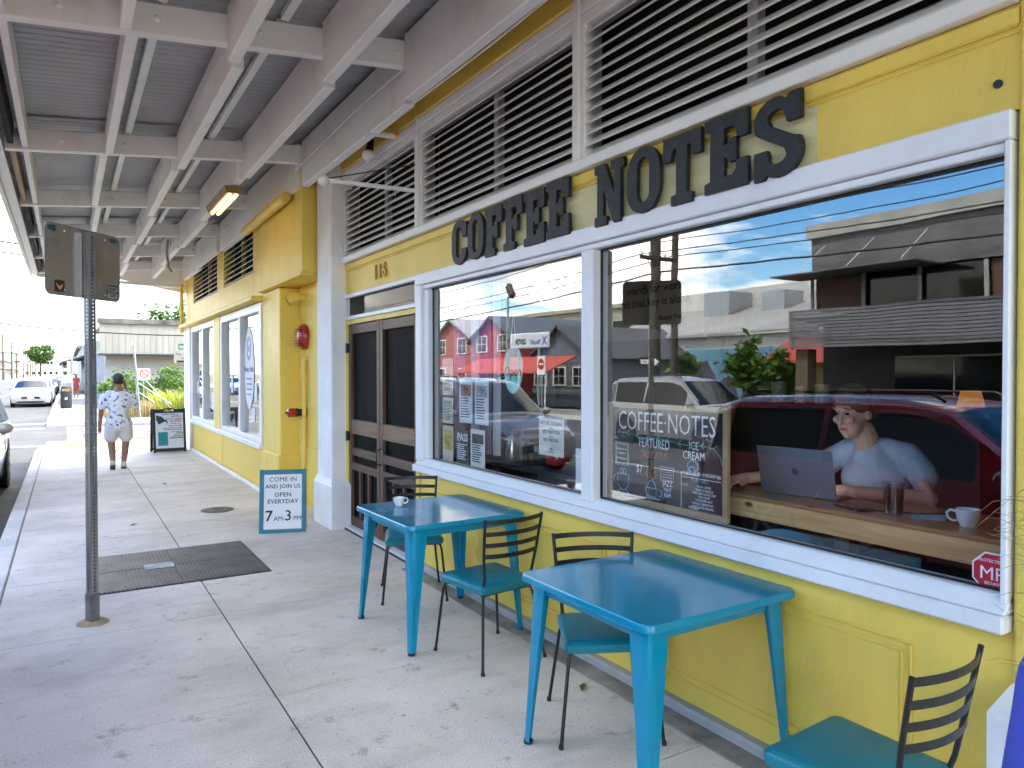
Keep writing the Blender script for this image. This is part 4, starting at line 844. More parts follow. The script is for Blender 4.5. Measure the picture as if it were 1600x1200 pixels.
for s_, u, v, sz, mt_ in (('Big Island Climbing', .33, .795, .042, BLUE), ('INDOOR', .45, .745, .048, RPR), ('ROCK CLIMBING', .43, .69, .044, RPR), ('ALL LEVELS', .44, .645, .046, RPR), ('Saturday 10-4', .44, .60, .034, INK), ('Open 3-11 PM', .43, .545, .042, INK)):
    text(s_, 'poster_text', apt(u, v, 0.0175), af, aup, sz, mt_, ab2, 'CENTER', 0.0005, 0.02)
for v, u0, u1 in ((.51, .19, .575), (.475, .20, .57), (.43, .36, .57), (.405, .45, .585), (.375, .41, .585), (.345, .40, .585), (.315, .33, .575), (.295, .32, .58)): MB().obox(apt((u0+u1)/2, v, 0.0175), (u1-u0, .011, .001), Ma).build('text_line', INK, ab2)
MB().obox(apt(.19, .285, 0.0175), (.19, .29, .001), Ma).build('teal_box', mat('teal print', (0.03, 0.30, 0.33), 0.6, 0.12, 20), ab2)
for k in range(7): MB().obox(apt(.185, .395-.036*k, 0.0185), (.14, .008, .0008), Ma).build('text_line', mat('dark teal print', (0.012, 0.15, 0.17), 0.6, 0), ab2)

# ================================================================== inside the window
ct = thing('window_counter', 'pine counter inside the big window with knotty front board', 'counter', (2.95, 1.8, 0))
MB().box(2.78, 2.82, 0.42, 2.9, 0.985, 1.075).build('front_board', PINE, ct, bevel=0.004)
MB().box(2.775, 3.22, 0.42, 2.9, 1.077, 1.095).build('top_board', wood_mat('pine top', (0.34, 0.17, 0.06), (0.50, 0.28, 0.11), 1, 0.3, knots=0.9, coat=0.3), ct, bevel=0.004)
for y in (0.6, 1.9, 2.8): MB().box(2.85, 2.92, y-.035, y+.035, 0.02, 1.0).build('leg', WBROWN, ct)
# chalkboard
cb = thing('chalkboard', 'framed chalkboard menu leaning inside the window with white chalk lettering', 'chalkboard', (2.70, 2.85, 0.92))
CY0, CY1, CZ0, CZ1, CXp = 2.385, 3.272, 0.958, 1.515, 2.692
for q in ((CY0, CY1, CZ1-.03, CZ1), (CY0, CY1, CZ0, CZ0+.03), (CY0, CY0+.03, CZ0+.0301, CZ1-.0301), (CY1-.03, CY1, CZ0+.0301, CZ1-.0301)): MB().box(CXp-.012, CXp+.012, *q).build('frame_bar', mat('light frame wood', (0.46, 0.31, 0.17), 0.5, 0.12, 9, stretch=(1, .2, .2)), cb, bevel=0.002)
MB().box(CXp, CXp+.006, CY0+.03, CY1-.03, CZ0+.03, CZ1-.03).build('board', mat('blackboard', (0.018, 0.019, 0.021), 0.75, 0.3, 6), cb)
CHK = mat('white chalk', (0.82, 0.83, 0.84), 0.9, 0.15, 30); CHB = mat('blue chalk', (0.22, 0.48, 0.62), 0.9, 0.3, 30); CHO = mat('orange chalk', (0.48, 0.20, 0.10), 0.9, 0.3, 30); CHG = mat('green chalk', (0.22, 0.55, 0.45), 0.9, 0.3, 30)
def chalk(s_, u, v, sz, mt_=CHK, al='CENTER', w=0.8, b=0.0, sh=0.0): return text(s_, 'chalk_text', (CXp-.0008, CY1-u, CZ0+v), (0,-1,0), (0,0,1), sz, mt_, cb, al, 0.0004, b, sh, w)
chalk('COFFEE·NOTES', .44, .405, .152, CHK, w=0.70, b=-0.008)
chalk('FEATURED', .37, .318, .070, w=0.72); chalk('DELICIOUS', .37, .262, .056, CHO, w=0.75, sh=0.15); chalk('ICE', .66, .335, .060); chalk('CREAM', .66, .285, .058)
chalk('$7', .255, .175, .06); chalk('JAZZ', .475, .125, .042); chalk('MINT', .475, .095, .030); chalk('RUM', .475, .068, .030); chalk('1 SCOOP $5  2 SCOOP $6', .715, .205, .029, CHK, w=.75); chalk('FLAVORS', .70, .172, .036, CHG)
for i, s_ in enumerate(('KONA COFFEE', 'TAHITIAN VANILLA', 'MINT CHOCOLATE CHIP', 'CHOCOLATE', 'MACADAMIA NUT')): chalk(s_, .73, .148-.017*i, .017)
for i, s_ in enumerate(('VANILLA CINNAMON', 'CHOCOLATE ORANGE')): chalk(s_, .72, .062-.018*i, .018)
chalk('+VEGAN!', .66, .034, .022); chalk('FLOATS', .60, .148, .017); chalk('Follow us on', .105, .285, .02); chalk('instagram', .105, .262, .02); chalk('@coffeenotes', .105, .232, .02)
def cstroke(lines, mt_, r=.0022): return strokes([[(p[0], p[1]) for p in l] for l in lines], 'chalk_drawing', (CXp-.0012, CY1, CZ0), (0,-1,0), (0,0,1), mt_, cb, r)
cstroke([[(.055, .325), (.165, .325), (.165, .20), (.055, .20), (.055, .325)], [(.062, .318), (.158, .318), (.158, .207), (.062, .207), (.062, .318)]], CHG, .003)
vine = [(0.07+.08*i, .385-.004*i+.006*math.sin(i*1.7)) for i in range(10)]
cstroke([vine]+[[p, (p[0]+.022, p[1]+.016)] for p in vine]+[[p, (p[0]+.022, p[1]-.016)] for p in vine]+[[(.79, .35), (.83, .32), (.85, .27)]], CHG, .0022)
cstroke([arc(.12, .11, .05, .05, 200, 340, 8), [(.073, .15), (.073, .10)], [(.167, .15), (.167, .10)], [(.073, .15), (.167, .15)], arc(.062, .12, .022, .025, 90, 270, 6), arc(.108, .165, .011, .018, 0, 360, 10), arc(.134, .165, .011, .018, 0, 360, 10), [(.09, .06), (.07, .035)], [(.15, .06), (.17, .04)]], CHB, .003)
cstroke([[(.305, .10), (.32, .055), (.385, .055), (.40, .10), (.305, .10)], arc(.415, .08, .02, .018, 90, -90, 6), [(.30, .045), (.42, .045)], [(.315, .10), (.33, .125), (.345, .14), (.36, .145), (.375, .13), (.39, .10)]], CHB, .0035)
cstroke([[(.35, .15), (.34, .185), (.36, .22), (.35, .25)], [(.33, .15), (.315, .18), (.325, .20)], [(.375, .15), (.39, .175), (.38, .20)], [(.36, .15), (.37, .19)]], CHO, .0045)
cstroke([[(.425, .225), (.52, .225), (.52, .15), (.425, .15), (.425, .225)]]+[[(.435, .213-.014*k), (.51, .213-.014*k)] for k in range(5)], CHK, .0015)
cstroke([[(.575, .215), (.575, .012)], [(.575, .215), (.84, .215)], [(.575, .192), (.84, .192)]], CHK, .0018)
cstroke([arc(.655, .25, .035, .03, 0, 360, 12), arc(.65, .232, .02, .016, 0, 360, 8)], CHB, .004)
# paper signs, surf-shaped Open sign, neon script, stickers on the glass
GX = FX+0.06
op = thing('open_sign', 'teal surfboard-shaped Open sign hanging in the left window', 'sign', (2.67, 4.32, 1.55))
el = [(0.125*math.sin(t)*(1-0.15*math.cos(t)), 0.165*(-math.cos(t))) for t in [2*PI*k/36 for k in range(36)]]
shape([el], 'board', (GX+.02, 4.32, 1.70), (0,-1,0), (0,0,1), mat('teal sign', (0.08, 0.62, 0.57), 0.45, 0.06), op, 0.004)
text('Open', 'lettering', (GX+.012, 4.32, 1.66), (0,-1,0), (0,0,1), 0.10, INK, op, 'CENTER', 0.0006, 0.0, 0.15)
MB().tube([(GX+.02, 4.36, 1.86), (GX+.02, 4.32, 2.10), (GX+.02, 4.28, 1.86)], 0.002, 5).build('string', PAPER, op)
nw = MB()
tag(text('Pipe I Ko', 'neon_script', (GX+.05, 4.13, 2.20), (0,-1,0), (0.0, 0, 1), 0.20, mat('white neon', (0.95, 0.9, 0.92), 0.4, 0, emit=((1.0, 0.93, 0.95), 1.3)), None, 'LEFT', 0.003, -0.012, 0.35, 0.78), 'white handwritten neon script high in the left window', 'neon sign')
SHEETS = [  # y0,y1,z0,z1,name,label,header colour
 (4.885, 5.10, 1.29, 1.63, 'flyer', 'white flyer with a small picture in the left window', 'orange'),
 (4.635, 4.845, 1.29, 1.625, 'flyer', 'white flyer with grey print right of the picture flyer', 'grey'),
 (4.935, 5.155, 0.965, 1.23, 'flyer', 'dark poster with white lettering low in the left window', 'dark'),
 (4.69, 4.915, 0.965, 1.25, 'flyer', 'white handbill beside the dark poster low in the left window', 'photo'),
 (5.21, 5.40, 1.50, 1.80, 'flyer', 'cream list with vertical lettering at the left window edge', 'cream'),
 (5.21, 5.40, 1.27, 1.48, 'flyer', 'green and white leaflet below the cream list', 'green'),
 (5.21, 5.40, 0.965, 1.25, 'flyer', 'yellow flower leaflet in the bottom corner of the left window', 'yellow')]
hcol = dict(orange=(.55, .22, .08), grey=(.4, .4, .42), dark=(.05, .07, .075), photo=(.04, .04, .05), cream=(.55, .52, .42), green=(.12, .35, .2), yellow=(.62, .42, .05))
for i, (y0, y1, z0, z1, nm, lb, k) in enumerate(SHEETS):
    t = thing(nm, lb, 'flyer', (GX, (y0+y1)/2, z0)); w, h = y1-y0, z1-z0
    MB().box(GX, GX+.001, y0, y1, z0, z1).build('sheet', mat('dark poster', hcol['dark'], 0.6, 0.2, 20) if k == 'dark' else mat('cream paper', (0.66, 0.63, 0.52), 0.8, 0.05) if k in ('cream', 'yellow', 'green') else PAPER, t)
    inkm = PAPER if k == 'dark' else INK
    if k not in ('dark', 'cream'): MB().box(GX-.0015, GX-.0005, y0+.1*w, y1-.12*w, z0+(.62 if k != 'yellow' else .3)*h, z1-.12*h).build('picture', mat('print '+k, hcol[k], 0.6, 0.5, 25), t)
    if k == 'dark': text('PASS', 'heading', (GX-.001, (y0+y1)/2, z1-.085), (0,-1,0), (0,0,1), .085, PAPER, t, 'CENTER', .0004, .03)
    for q in range(8):
        zz = z0+h*(.56-.062*q); a = random.uniform(.1, .3)*w
        if k != 'yellow' and zz > z0+.03*h: MB().box(GX-.0012, GX-.0004, y0+.1*w+a, y1-.1*w, zz, zz+.008).build('text_line', inkm, t)
nt_ = thing('notice', 'cream notice about a historic building restoration taped in the left window', 'notice', (GX, 3.83, 1.14))
MB().box(GX, GX+.001, 3.685, 3.965, 1.145, 1.385).build('sheet', mat('ivory paper', (0.70, 0.68, 0.60), 0.8, 0.03), nt_)
for s_, z, sz in (('HISTORIC BUILDING', 1.345, .034), ('under', 1.318, .024), ('RESTORATION', 1.287, .036), ('this is', 1.264, .022), ('NO PARKING', 1.235, .036), ('thanks', 1.185, .018), ('for your help', 1.168, .014)): text(s_, 'line_of_text', (GX-.001, 3.825, z), (0,-1,0), (0,0,1), sz, INK, nt_, 'CENTER', .0004, .008, 0, .8)
tag(MB().box(GX, GX+.001, 3.43, 3.56, 0.97, 1.22).build('curled_paper', PAPER), 'white paper at the right edge of the left window', 'paper')
mp = thing('security_sticker', 'red octagonal security sticker in the bottom right corner of the window', 'sticker', (FX+.04, 1.205, 0.94))
oc = lambda r: [(r*math.cos(rad(22.5+45*k)), r*math.sin(rad(22.5+45*k))) for k in range(8)]
shape([oc(.073)], 'border', (FX+.044, 1.203, 1.008), (0,-1,0), (0,0,1), PAPER, mp, .0004); shape([oc(.067)], 'red_field', (FX+.0425, 1.203, 1.008), (0,-1,0), (0,0,1), mat('sticker red', (0.50, 0.01, 0.03), 0.5, 0.03), mp, .0004)
for s_, z, sz, y in (('MPI', .985, .062, 1.200), ('PROTECTED BY', 1.043, .0145, 1.203), ('SECURITY', .968, .013, 1.203), ('808-483-3761', .952, .0125, 1.203)): text(s_, 'lettering', (FX+.0415, y, z), (0,-1,0), (0,0,1), sz, PAPER, mp, 'CENTER', .0003, 0.0 if s_ == 'MPI' else .01)
# drinks, laptop, phone on the counter
dg = thing('iced_drink', 'tall glass of dark iced coffee standing on the counter', 'drink', (2.90, 1.70, 1.096))
MB().lathe((2.90, 1.70, 1.096), [(.03, 0), (.038, .0), (.042, .135), (.040, .135), (.036, .008), (.0, .008)], 20).build('glass', glass('drink glass', .06, (.9, .9, .9)), dg, smooth=True)
MB().lathe((2.90, 1.70, 1.105), [(.0, 0), (.0345, 0), (.0375, .10), (.0, .10)], 20).build('coffee', mat('black coffee', (.008, .005, .004), .12, 0), dg, smooth=True)
for k in range(5): MB().obox((2.90+.018*math.cos(k*1.3), 1.70+.018*math.sin(k*1.3), 1.207), (.02, .02, .02), Euler((k, k*.7, k*.4)).to_matrix()).build('ice_cube', glass('ice', .12, (.7, .75, .8)), dg)
ph = thing('phone', 'black phone lying face up on the counter with its cable', 'phone', (2.89, 1.87, 1.096))
MB().obox((2.89, 1.87, 1.101), (.078, .155, .009), Matrix.Rotation(rad(-14), 3, 'Z')).build('body', BLACK, ph, bevel=.003)
MB().obox((2.89, 1.87, 1.1062), (.070, .143, .001), Matrix.Rotation(rad(-14), 3, 'Z')).build('screen', mat('phone screen', (.01, .01, .012), .06, 0), ph)
MB().tube([(2.90, 1.79, 1.1), (2.95, 1.70, 1.1), (3.02, 1.62, 1.1), (3.1, 1.58, 1.1)], .003, 6).build('cable', BLACK, ph)
tag(MB().obox((2.98, 1.60, 1.0968), (.14, .12, .001), Matrix.Rotation(rad(25), 3, 'Z')).build('paper_napkin', mat('pale blue paper', (.45, .62, .68), .8, .03)), 'pale blue napkin under the cable beside the iced drink', 'napkin')
cup((2.92, 1.42, 1.096), 'large white cup on the counter at the right end', 1.15, rad(120), 'mug')
lp = thing('laptop', 'open silver laptop seen from behind on the counter', 'laptop', (2.98, 2.2, 1.096))
ALU = mat('laptop aluminium', (.30, .31, .34), .35, .03, metal=.6)
le = Vector((0.13, -0.99, 0)).normalized(); lb_ = Vector((.99, .13, 0)).normalized(); lo = Vector((2.93, 2.385, 1.098))      # hinge runs along le, keyboard towards the sitter
lu = (Vector((0,0,1))-lb_*0.22).normalized(); MBASE = Matrix((le, lb_, Vector((0,0,1)))).transposed()
MB().obox(lo+le*.19+lb_*.125+Vector((0,0,.008)), (.38, .25, .014), MBASE).build('base', ALU, lp, bevel=.003)
MB().obox(lo+le*.19+lb_*.13+Vector((0,0,.0158)), (.33, .11, .001), MBASE).build('keyboard', BLACK, lp)
lid = MB().obox(lo+le*.19+lu*.118, (.38, .236, .007), Matrix((le, lu, le.cross(lu))).transposed()).build('lid', ALU, lp, bevel=.003)
MB().obox(lo+le*.19+lu*.118-le.cross(lu)*.0042*(1 if le.cross(lu).x < 0 else -1), (.36, .215, .0006), Matrix((le, lu, le.cross(lu))).transposed()).build('screen', mat('lit screen', (.02, .02, .03), .2, 0, emit=((.6, .7, .9), .5)), lid)
MB().cyl(lo+le*.19+lu*.12+le.cross(lu)*.0036, lo+le*.19+lu*.12+le.cross(lu)*.0042, .016, n=16).build('round_mark', mat('dark mark', (.08, .08, .09), .3, 0), lid)
tag(MB().ell((2.93, 2.56, 1.108), (.035, .055, .018)).build('computer_mouse', BLACK, None, True), 'black mouse under the hand beside the laptop', 'mouse')
# quotation painted on the wall at the back of the room, and things in the room
qb = thing('quotation_board', 'cream board with a black quotation about aloha on the back wall', 'sign', (5.0, 5.3, 2.0))
MB().box(5.02, 5.06, 4.75, 6.6, 2.02, 2.74).build('board', mat('cream board', (.62, .58, .48), .7, .05), qb)
for s_, y, z, sz, al in (('search for world', 4.98, 2.49, .125, 'RIGHT'), ('and that key is aloha', 4.92, 2.355, .125, 'RIGHT'), ('Aunty Pilahi', 4.98, 2.205, .075, 'RIGHT'), ('Requests and Thanks', 4.95, 2.125, .06, 'RIGHT')): text(s_, 'line_of_text', (5.012, y, z), (0,-1,0), (0,0,1), sz, INK, qb, al, .001, .01)
pt = thing('partition', 'dark partition wall behind the quotation board inside the shop', 'partition', (5.1, 5.7, 0)); MB().box(5.07, 5.16, 4.6, 7.2, 0.02, 2.86).build('panel', ROOM, pt)
sh = thing('display_shelf', 'dark slate display shelf inside the left window', 'shelf', (3.3, 4.9, 0))
SLATE = mat('slate shelf', (.045, .055, .065), .5, .15)
MB().box(3.0, 3.5, 3.55, 5.45, .92, .96).build('top_board', SLATE, sh); MB().box(3.0, 3.5, 3.55, 5.45, .35, .38).build('lower_board', SLATE, sh)
for y in (3.57, 4.5, 5.43): MB().box(3.02, 3.48, y-.02, y+.02, .02, .919).build('upright', SLATE, sh)
pb = thing('pump_flask', 'silver vacuum flask standing on the dark shelf', 'flask', (3.2, 5.18, .96)); MB().lathe((3.2, 5.18, .96), [(.065, 0), (.07, .02), (.05, .16), (.035, .2), (.0, .2)], 18).build('body', mat('polished steel', (.5, .5, .52), .2, .05, metal=.9), pb, smooth=True); MB().cyl((3.2, 5.18, 1.16), (3.2, 5.18, 1.21), .02).build('pump', BLACK, pb)
pb2 = thing('pump_flask', 'dark slim flask next to the silver one on the shelf', 'flask', (3.2, 5.02, .96)); MB().lathe((3.2, 5.02, .96), [(.04, 0), (.04, .17), (.015, .2), (.015, .24), (0, .24)], 16).build('body', mat('grey steel', (.12, .13, .15), .3, .05, metal=.6), pb2, smooth=True)
tag(MB().lathe((3.2, 4.78, .96), [(.03, 0), (.085, .03), (.09, .10), (.05, .15), (.0, .155)], 18).build('dark_teapot', mat('dark glaze', (.012, .015, .02), .15, 0), None, True), 'round dark teapot on the shelf left of the red one', 'teapot')
ra = thing('red_jar', 'round red apple-like jar on the dark shelf', 'jar', (3.15, 4.45, .96)); MB().lathe((3.15, 4.45, .96), [(.03, 0), (.085, .035), (.095, .10), (.07, .155), (.03, .16), (.0, .145)], 20).build('body', mat('red glaze', (.45, .02, .02), .15, .03, coat=.4), ra, smooth=True); MB().cyl((3.15, 4.45, 1.10), (3.15, 4.46, 1.14), .008).build('stem', BLACK, ra)
bx = thing('white_box', 'pale box with rounded lid on the shelf behind the notice', 'box', (3.3, 3.9, .96)); MB().box(3.15, 3.45, 3.68, 4.08, .96, 1.30).build('box', mat('pale box', (.5, .49, .45), .6, .05), bx, bevel=.008); MB().ell((3.3, 3.88, 1.31), (.14, .19, .10)).build('lid', mat('clear lid', (.55, .56, .56), .25, .02), bx, True)
cu_ = thing('sheer_curtain', 'sheer pink and white curtain panels inside the left window', 'curtain', (2.85, 5.1, 1.25))
for y0, y1, mt_ in ((5.30, 5.46, mat('violet voile', (.38, .22, .42), .8, .1)), (5.05, 5.16, mat('white voile', (.68, .68, .74), .8, .05)), (4.86, 5.02, MATS['violet voile']), (4.72, 4.80, MATS['white voile'])):
    n = 14; vs_ = []; mbq = MB()
    for z in (1.05, 1.6, 2.38):
        for i in range(n+1): vs_.append((2.80+.018*math.sin(i*1.9+z), y0+(y1-y0)*i/n*(1 if z > 1.2 else .85), z))
    for r_ in range(2):
        for i in range(n): mbq.add([vs_[r_*(n+1)+i], vs_[r_*(n+1)+i+1], vs_[(r_+1)*(n+1)+i+1], vs_[(r_+1)*(n+1)+i]], [(0,1,2,3)])
    mbq.build('panel', mt_, cu_, smooth=True)
MB().cyl((2.80, 4.6, 2.385), (2.80, 5.5, 2.385), .01, n=8).build('rod', BLACK, cu_)
bc = thing('service_counter', 'dark service counter with jars at the back of the shop', 'counter', (5.6, 3.4, 0))
MB().box(5.5, 6.1, 2.6, 4.7, .02, 1.36).build('body', mat('dark counter', (.05, .035, .03), .5, .1), bc); MB().box(5.42, 6.15, 2.5, 4.75, 1.361, 1.40).build('top', SLATE, bc)
for i, (y, h, r_, lb) in enumerate(((4.45, .20, .07, 'clear jar of straws on the back counter'), (4.22, .16, .05, 'short jar beside the straw jar'), (4.0, .18, .06, 'glass jar in the middle of the back counter'), (3.75, .14, .06, 'low glass jar at the right of the back counter'))): tag(MB().lathe((5.7, y, 1.401), [(r_*.8, 0), (r_, .01), (r_, h), (0, h)], 14).build('jar', mat('jar glass', (.42, .42, .40), .2, .1), None, True), lb, 'jar')
tl = thing('table_lamp', 'table lamp with a warm lit shade at the back of the shop', 'lamp', (6.3, 3.1, 0)); MB().lathe((6.4, 3.1, 1.40), [(.075, .13), (.105, .0), (.10, .0), (.07, .13)], 20).build('shade', mat('lit shade', (.25, .14, .06), .6, 0, emit=((1.0, .42, .09), .05)), tl, smooth=True)
MB().cyl((6.4, 3.1, 1.0), (6.4, 3.1, 1.45), .015).build('stem', BLACK, tl); MB().lathe((6.4, 3.1, .98), [(.09, 0), (.09, .02), (0, .03)], 16).build('foot', BLACK, tl); MB().box(6.2, 6.6, 2.8, 3.4, .02, .98).build('stand', mat('lamp stand', (.05, .035, .03), .5, .1), tl)
# ================================================================== people
SKIN = mat('tan skin', (.30, .155, .095), .55, .08, 9); SKIN2 = mat('fair skin', (.50, .275, .185), .5, .05, 9)
def hand(c, fwd, up_, s=1.0, curl=0.5, side=1):
    """palm and five bent fingers as blob primitives"""
    c = Vector(c); f = Vector(fwd).normalized(); u = Vector(up_).normalized(); r = f.cross(u).normalized()*side; u = r.cross(f).normalized()*side
    pr = [('t', [c-f*.03*s, c+f*.045*s], [.028*s, .032*s])]
    for k, (o, L) in enumerate(((-.030, .062), (-.010, .074), (.010, .070), (.029, .056))):
        b = c+f*.06*s+r*o*s; m = b+f*L*.5*s-u*.010*curl*s; e = m+f*L*.42*s-u*L*.7*curl*s
        pr.append(('t', [b-f*.02*s, m, e], [.0092*s, .0085*s, .0072*s]))
    b = c-r*.028*s+f*.0*s; pr.append(('t', [b, b-r*.026*s+f*.028*s-u*.01*s, b-r*.022*s+f*.058*s-u*.018*s], [.012*s, .010*s, .008*s]))
    return pr
# --- man walking away, cap, printed shirt
mn = thing('person', 'person in cap, blue-print white shirt and pale shorts walking away', 'person', (0.78, 14.38, 0))
o = Vector((0.78, 14.38, 0)); P = lambda x, y, z: o+Vector((x, y, z))
body = [('t', [P(-.095, 0, .80), P(-.115, .035, .47), P(-.105, .0, .33), P(-.095, -.10, .115)], [.088, .062, .060, .036]),
        ('t', [P(.095, .02, .80), P(.115, .06, .47), P(.10, .06, .33), P(.075, .05, .09)], [.088, .062, .060, .036]),
        ('t', [P(0, 0, .85), P(0, 0, 1.1), P(0, .0, 1.32)], [.12, .13, .11]),
        ('t', [P(0, .01, 1.34), P(0, .03, 1.47)], [.058, .052]),
        ('e', P(0, .045, 1.545), (.078, .095, .112)), ('e', P(-.078, .04, 1.535), (.012, .022, .032)), ('e', P(.078, .04, 1.535), (.012, .022, .032)), ('e', P(0, .145, 1.53), (.012, .018, .02)),
        ('t', [P(-.19, 0, 1.31), P(-.265, -.02, 1.04), P(-.285, .03, .80)], [.055, .044, .031]),
        ('t', [P(.19, 0, 1.31), P(.265, .03, 1.07), P(.22, .13, 1.20), P(.13, .14, 1.40)], [.055, .044, .038, .028])]
body += hand(P(-.287, .045, .73), (0, .25, -1), (1, 0, 0), 1.0, .7)+hand(P(.112, .14, 1.47), (-.15, -.1, 1), (-1, 0, 0), .95, .6)
blob('body', body, SKIN, mn, .012, 3)
shirt = [('t', [P(0, 0, .80), P(0, 0, .95), P(0, -.01, 1.12), P(0, 0, 1.27)], [.155, .158, .165, .14]), ('e', P(-.085, 0, .84), (.12, .135, .13)), ('e', P(.085, 0, .84), (.12, .135, .13)), ('e', P(-.08, -.015, 1.18), (.13, .125, .17)), ('e', P(.08, -.015, 1.18), (.13, .125, .17)),
         ('t', [P(-.13, 0, 1.33), P(-.205, 0, 1.27), P(-.25, -.01, 1.10)], [.065, .078, .075]), ('t', [P(.13, 0, 1.33), P(.205, 0, 1.27), P(.25, .02, 1.11)], [.065, .078, .075]), ('t', [P(0, 0, 1.34), P(0, .01, 1.39)], [.075, .062])]
blob('shirt', shirt, pattern_mat('blue print cotton', (.74, .76, .80), [((.06, .12, .32), 1.0), ((.22, .34, .55), 1.25)], 17, .365, .395), mn, .014, 4)
blob('shorts', [('e', P(0, 0, .80), (.185, .145, .12)), ('t', [P(-.10, .0, .80), P(-.118, .025, .57)], [.118, .112]), ('t', [P(.10, .01, .80), P(.118, .045, .57)], [.118, .112])], mat('pale shorts', (.66, .63, .66), .85, .06, 8), mn, .014, 2)
cp = blob('cap', [('e', P(0, .035, 1.595), (.092, .108, .085))], mat('grey green cap', (.055, .065, .06), .8, .1, 9), mn, .012, 2)
MB().prism([(-.075, .10), (-.05, .20), (.05, .20), (.075, .10)], P(0, 0, 1.575), (1,0,0), (0,1,0), (0,0,.008)).build('peak', MATS['grey green cap'], cp)
blob('hair', [('e', P(0, .02, 1.525), (.081, .082, .045))], mat('dark hair', (.012, .009, .008), .7, .2), mn, .012, 2)
SHOE = mat('off white canvas', (.58, .56, .52), .8, .08, 8)
for x, y, z, pt in ((-.10, -.06, .05, -.45), (.075, .09, .035, 0)):
    M = Matrix.Rotation(pt, 3, 'X'); s_ = blob('shoe', [('e', P(x, y, z+.02), (.047, .135, .042), M), ('e', P(x, y-.07, z+.045+.03*(pt < 0)), (.043, .055, .05), M)], SHOE, mn, .01, 2)
    MB().obox(P(x, y, z-.024), (.085, .25, .014), M).build('sole', mat('dark sole', (.10, .09, .085), .8, .05), s_, bevel=.008)
hc = P(-.287, .065, .665); MB().lathe(hc-Vector((0,0,.03)), [(.028, 0), (.034, .08), (.0, .08)], 14).build('paper_cup', PAPER, None, True); tag(bpy.data.objects['paper_cup'], 'white paper cup in the hanging hand of the walking person', 'cup')
# --- woman at the counter
wm = thing('person', 'person in a pale grey T-shirt typing on the laptop behind the window', 'person', (3.40, 2.05, 0))
Q = lambda x, y, z: Vector((x, y, z))
hd = Q(3.235, 2.10, 1.485); HM = Matrix.Rotation(rad(-3), 3, 'Z')@Matrix.Rotation(rad(-13), 3, 'Y')     # face towards -X, nodding, turned to +Y
def H_(f, s, u): return hd+HM@Vector((-f, s, u))        # forward, towards +Y, up
body = [('t', [Q(3.43, 2.05, .80), Q(3.41, 2.05, 1.0), Q(3.39, 2.05, 1.20)], [.12, .10, .09]),
        ('t', [Q(3.33, 2.06, 1.28), Q(3.29, 2.08, 1.40)], [.060, .053]),
        ('e', H_(-.012, 0, .025), (.092, .075, .100), HM), ('e', H_(.030, 0, -.045), (.058, .056, .068), HM), ('e', H_(.055, 0, -.088), (.026, .028, .022), HM),
        ('t', [H_(.078, 0, .028), H_(.094, 0, -.004), H_(.104, 0, -.020)], [.009, .011, .014]), ('e', H_(.090, .012, -.022), (.010, .008, .008), HM), ('e', H_(.090, -.012, -.022), (.010, .008, .008), HM),
        ('e', H_(.072, .034, -.012), (.020, .022, .020), HM), ('e', H_(.072, -.034, -.012), (.020, .022, .020), HM), ('t', [H_(.076, -.040, .046), H_(.084, 0, .044), H_(.076, .040, .046)], [.010, .011, .010]),
        ('e', H_(.080, 0, -.057), (.012, .022, .010), HM), ('e', H_(-.01, .077, -.005), (.020, .010, .030), HM), ('e', H_(-.01, -.077, -.005), (.020, .010, .030), HM),
        ('t', [Q(3.36, 2.215, 1.285), Q(3.24, 2.43, 1.16), Q(3.02, 2.53, 1.135)], [.055, .043, .029]),
        ('t', [Q(3.36, 1.885, 1.285), Q(3.27, 1.76, 1.115), Q(3.06, 1.98, 1.135)], [.057, .048, .030]),
        ('t', [Q(3.40, 2.14, .80), Q(3.06, 2.18, .80), Q(3.08, 2.18, .42)], [.085, .065, .045]), ('t', [Q(3.40, 1.96, .80), Q(3.06, 1.92, .80), Q(3.08, 1.92, .42)], [.085, .065, .045])]
body += hand(Q(2.975, 2.545, 1.135), (-1, .15, -.15), (0, 0, 1), .95, .45)+hand(Q(3.03, 2.03, 1.138), (-.5, .9, -.12), (0, 0, 1), .95, .5, -1)
blob('body', body, SKIN2, wm, .0055, 2)
TEE = mat('grey marl cotton', (.36, .37, .42), .85, .10, 14)
blob('t_shirt', [('t', [Q(3.42, 2.05, .84), Q(3.40, 2.05, 1.0), Q(3.37, 2.05, 1.17), Q(3.36, 2.05, 1.25)], [.155, .142, .15, .12]), ('e', Q(3.345, 2.125, 1.165), (.105, .09, .095)), ('e', Q(3.345, 1.975, 1.165), (.105, .09, .095)), ('e', Q(3.375, 2.05, 1.235), (.105, .165, .09)),
     ('t', [Q(3.345, 2.10, 1.325), Q(3.365, 2.20, 1.295), Q(3.32, 2.30, 1.215)], [.048, .060, .064]), ('t', [Q(3.345, 2.00, 1.325), Q(3.365, 1.90, 1.295), Q(3.325, 1.81, 1.21)], [.048, .060, .066])], TEE, wm, .009, 4)
HAIR = mat('dark brown hair', (.045, .026, .017), .5, .25, 20, stretch=(1, 1, .3))
hr = blob('hair', [('e', H_(-.012, 0, .050), (.088, .084, .098), HM), ('e', H_(-.055, 0, .01), (.065, .074, .085), HM), ('e', H_(-.128, 0, .02), (.040, .042, .042), HM), ('t', [H_(.045, .052, .098), H_(.0, .078, .055), H_(-.045, .076, -.01)], [.018, .022, .020]), ('t', [H_(.045, -.052, .098), H_(.0, -.078, .055), H_(-.045, -.076, -.01)], [.018, .022, .020])], HAIR, wm, .007, 3)
EYE_ = mat('dark eye', (.012, .009, .008), .2, 0); LIP = mat('lip', (.30, .10, .085), .45, .03)
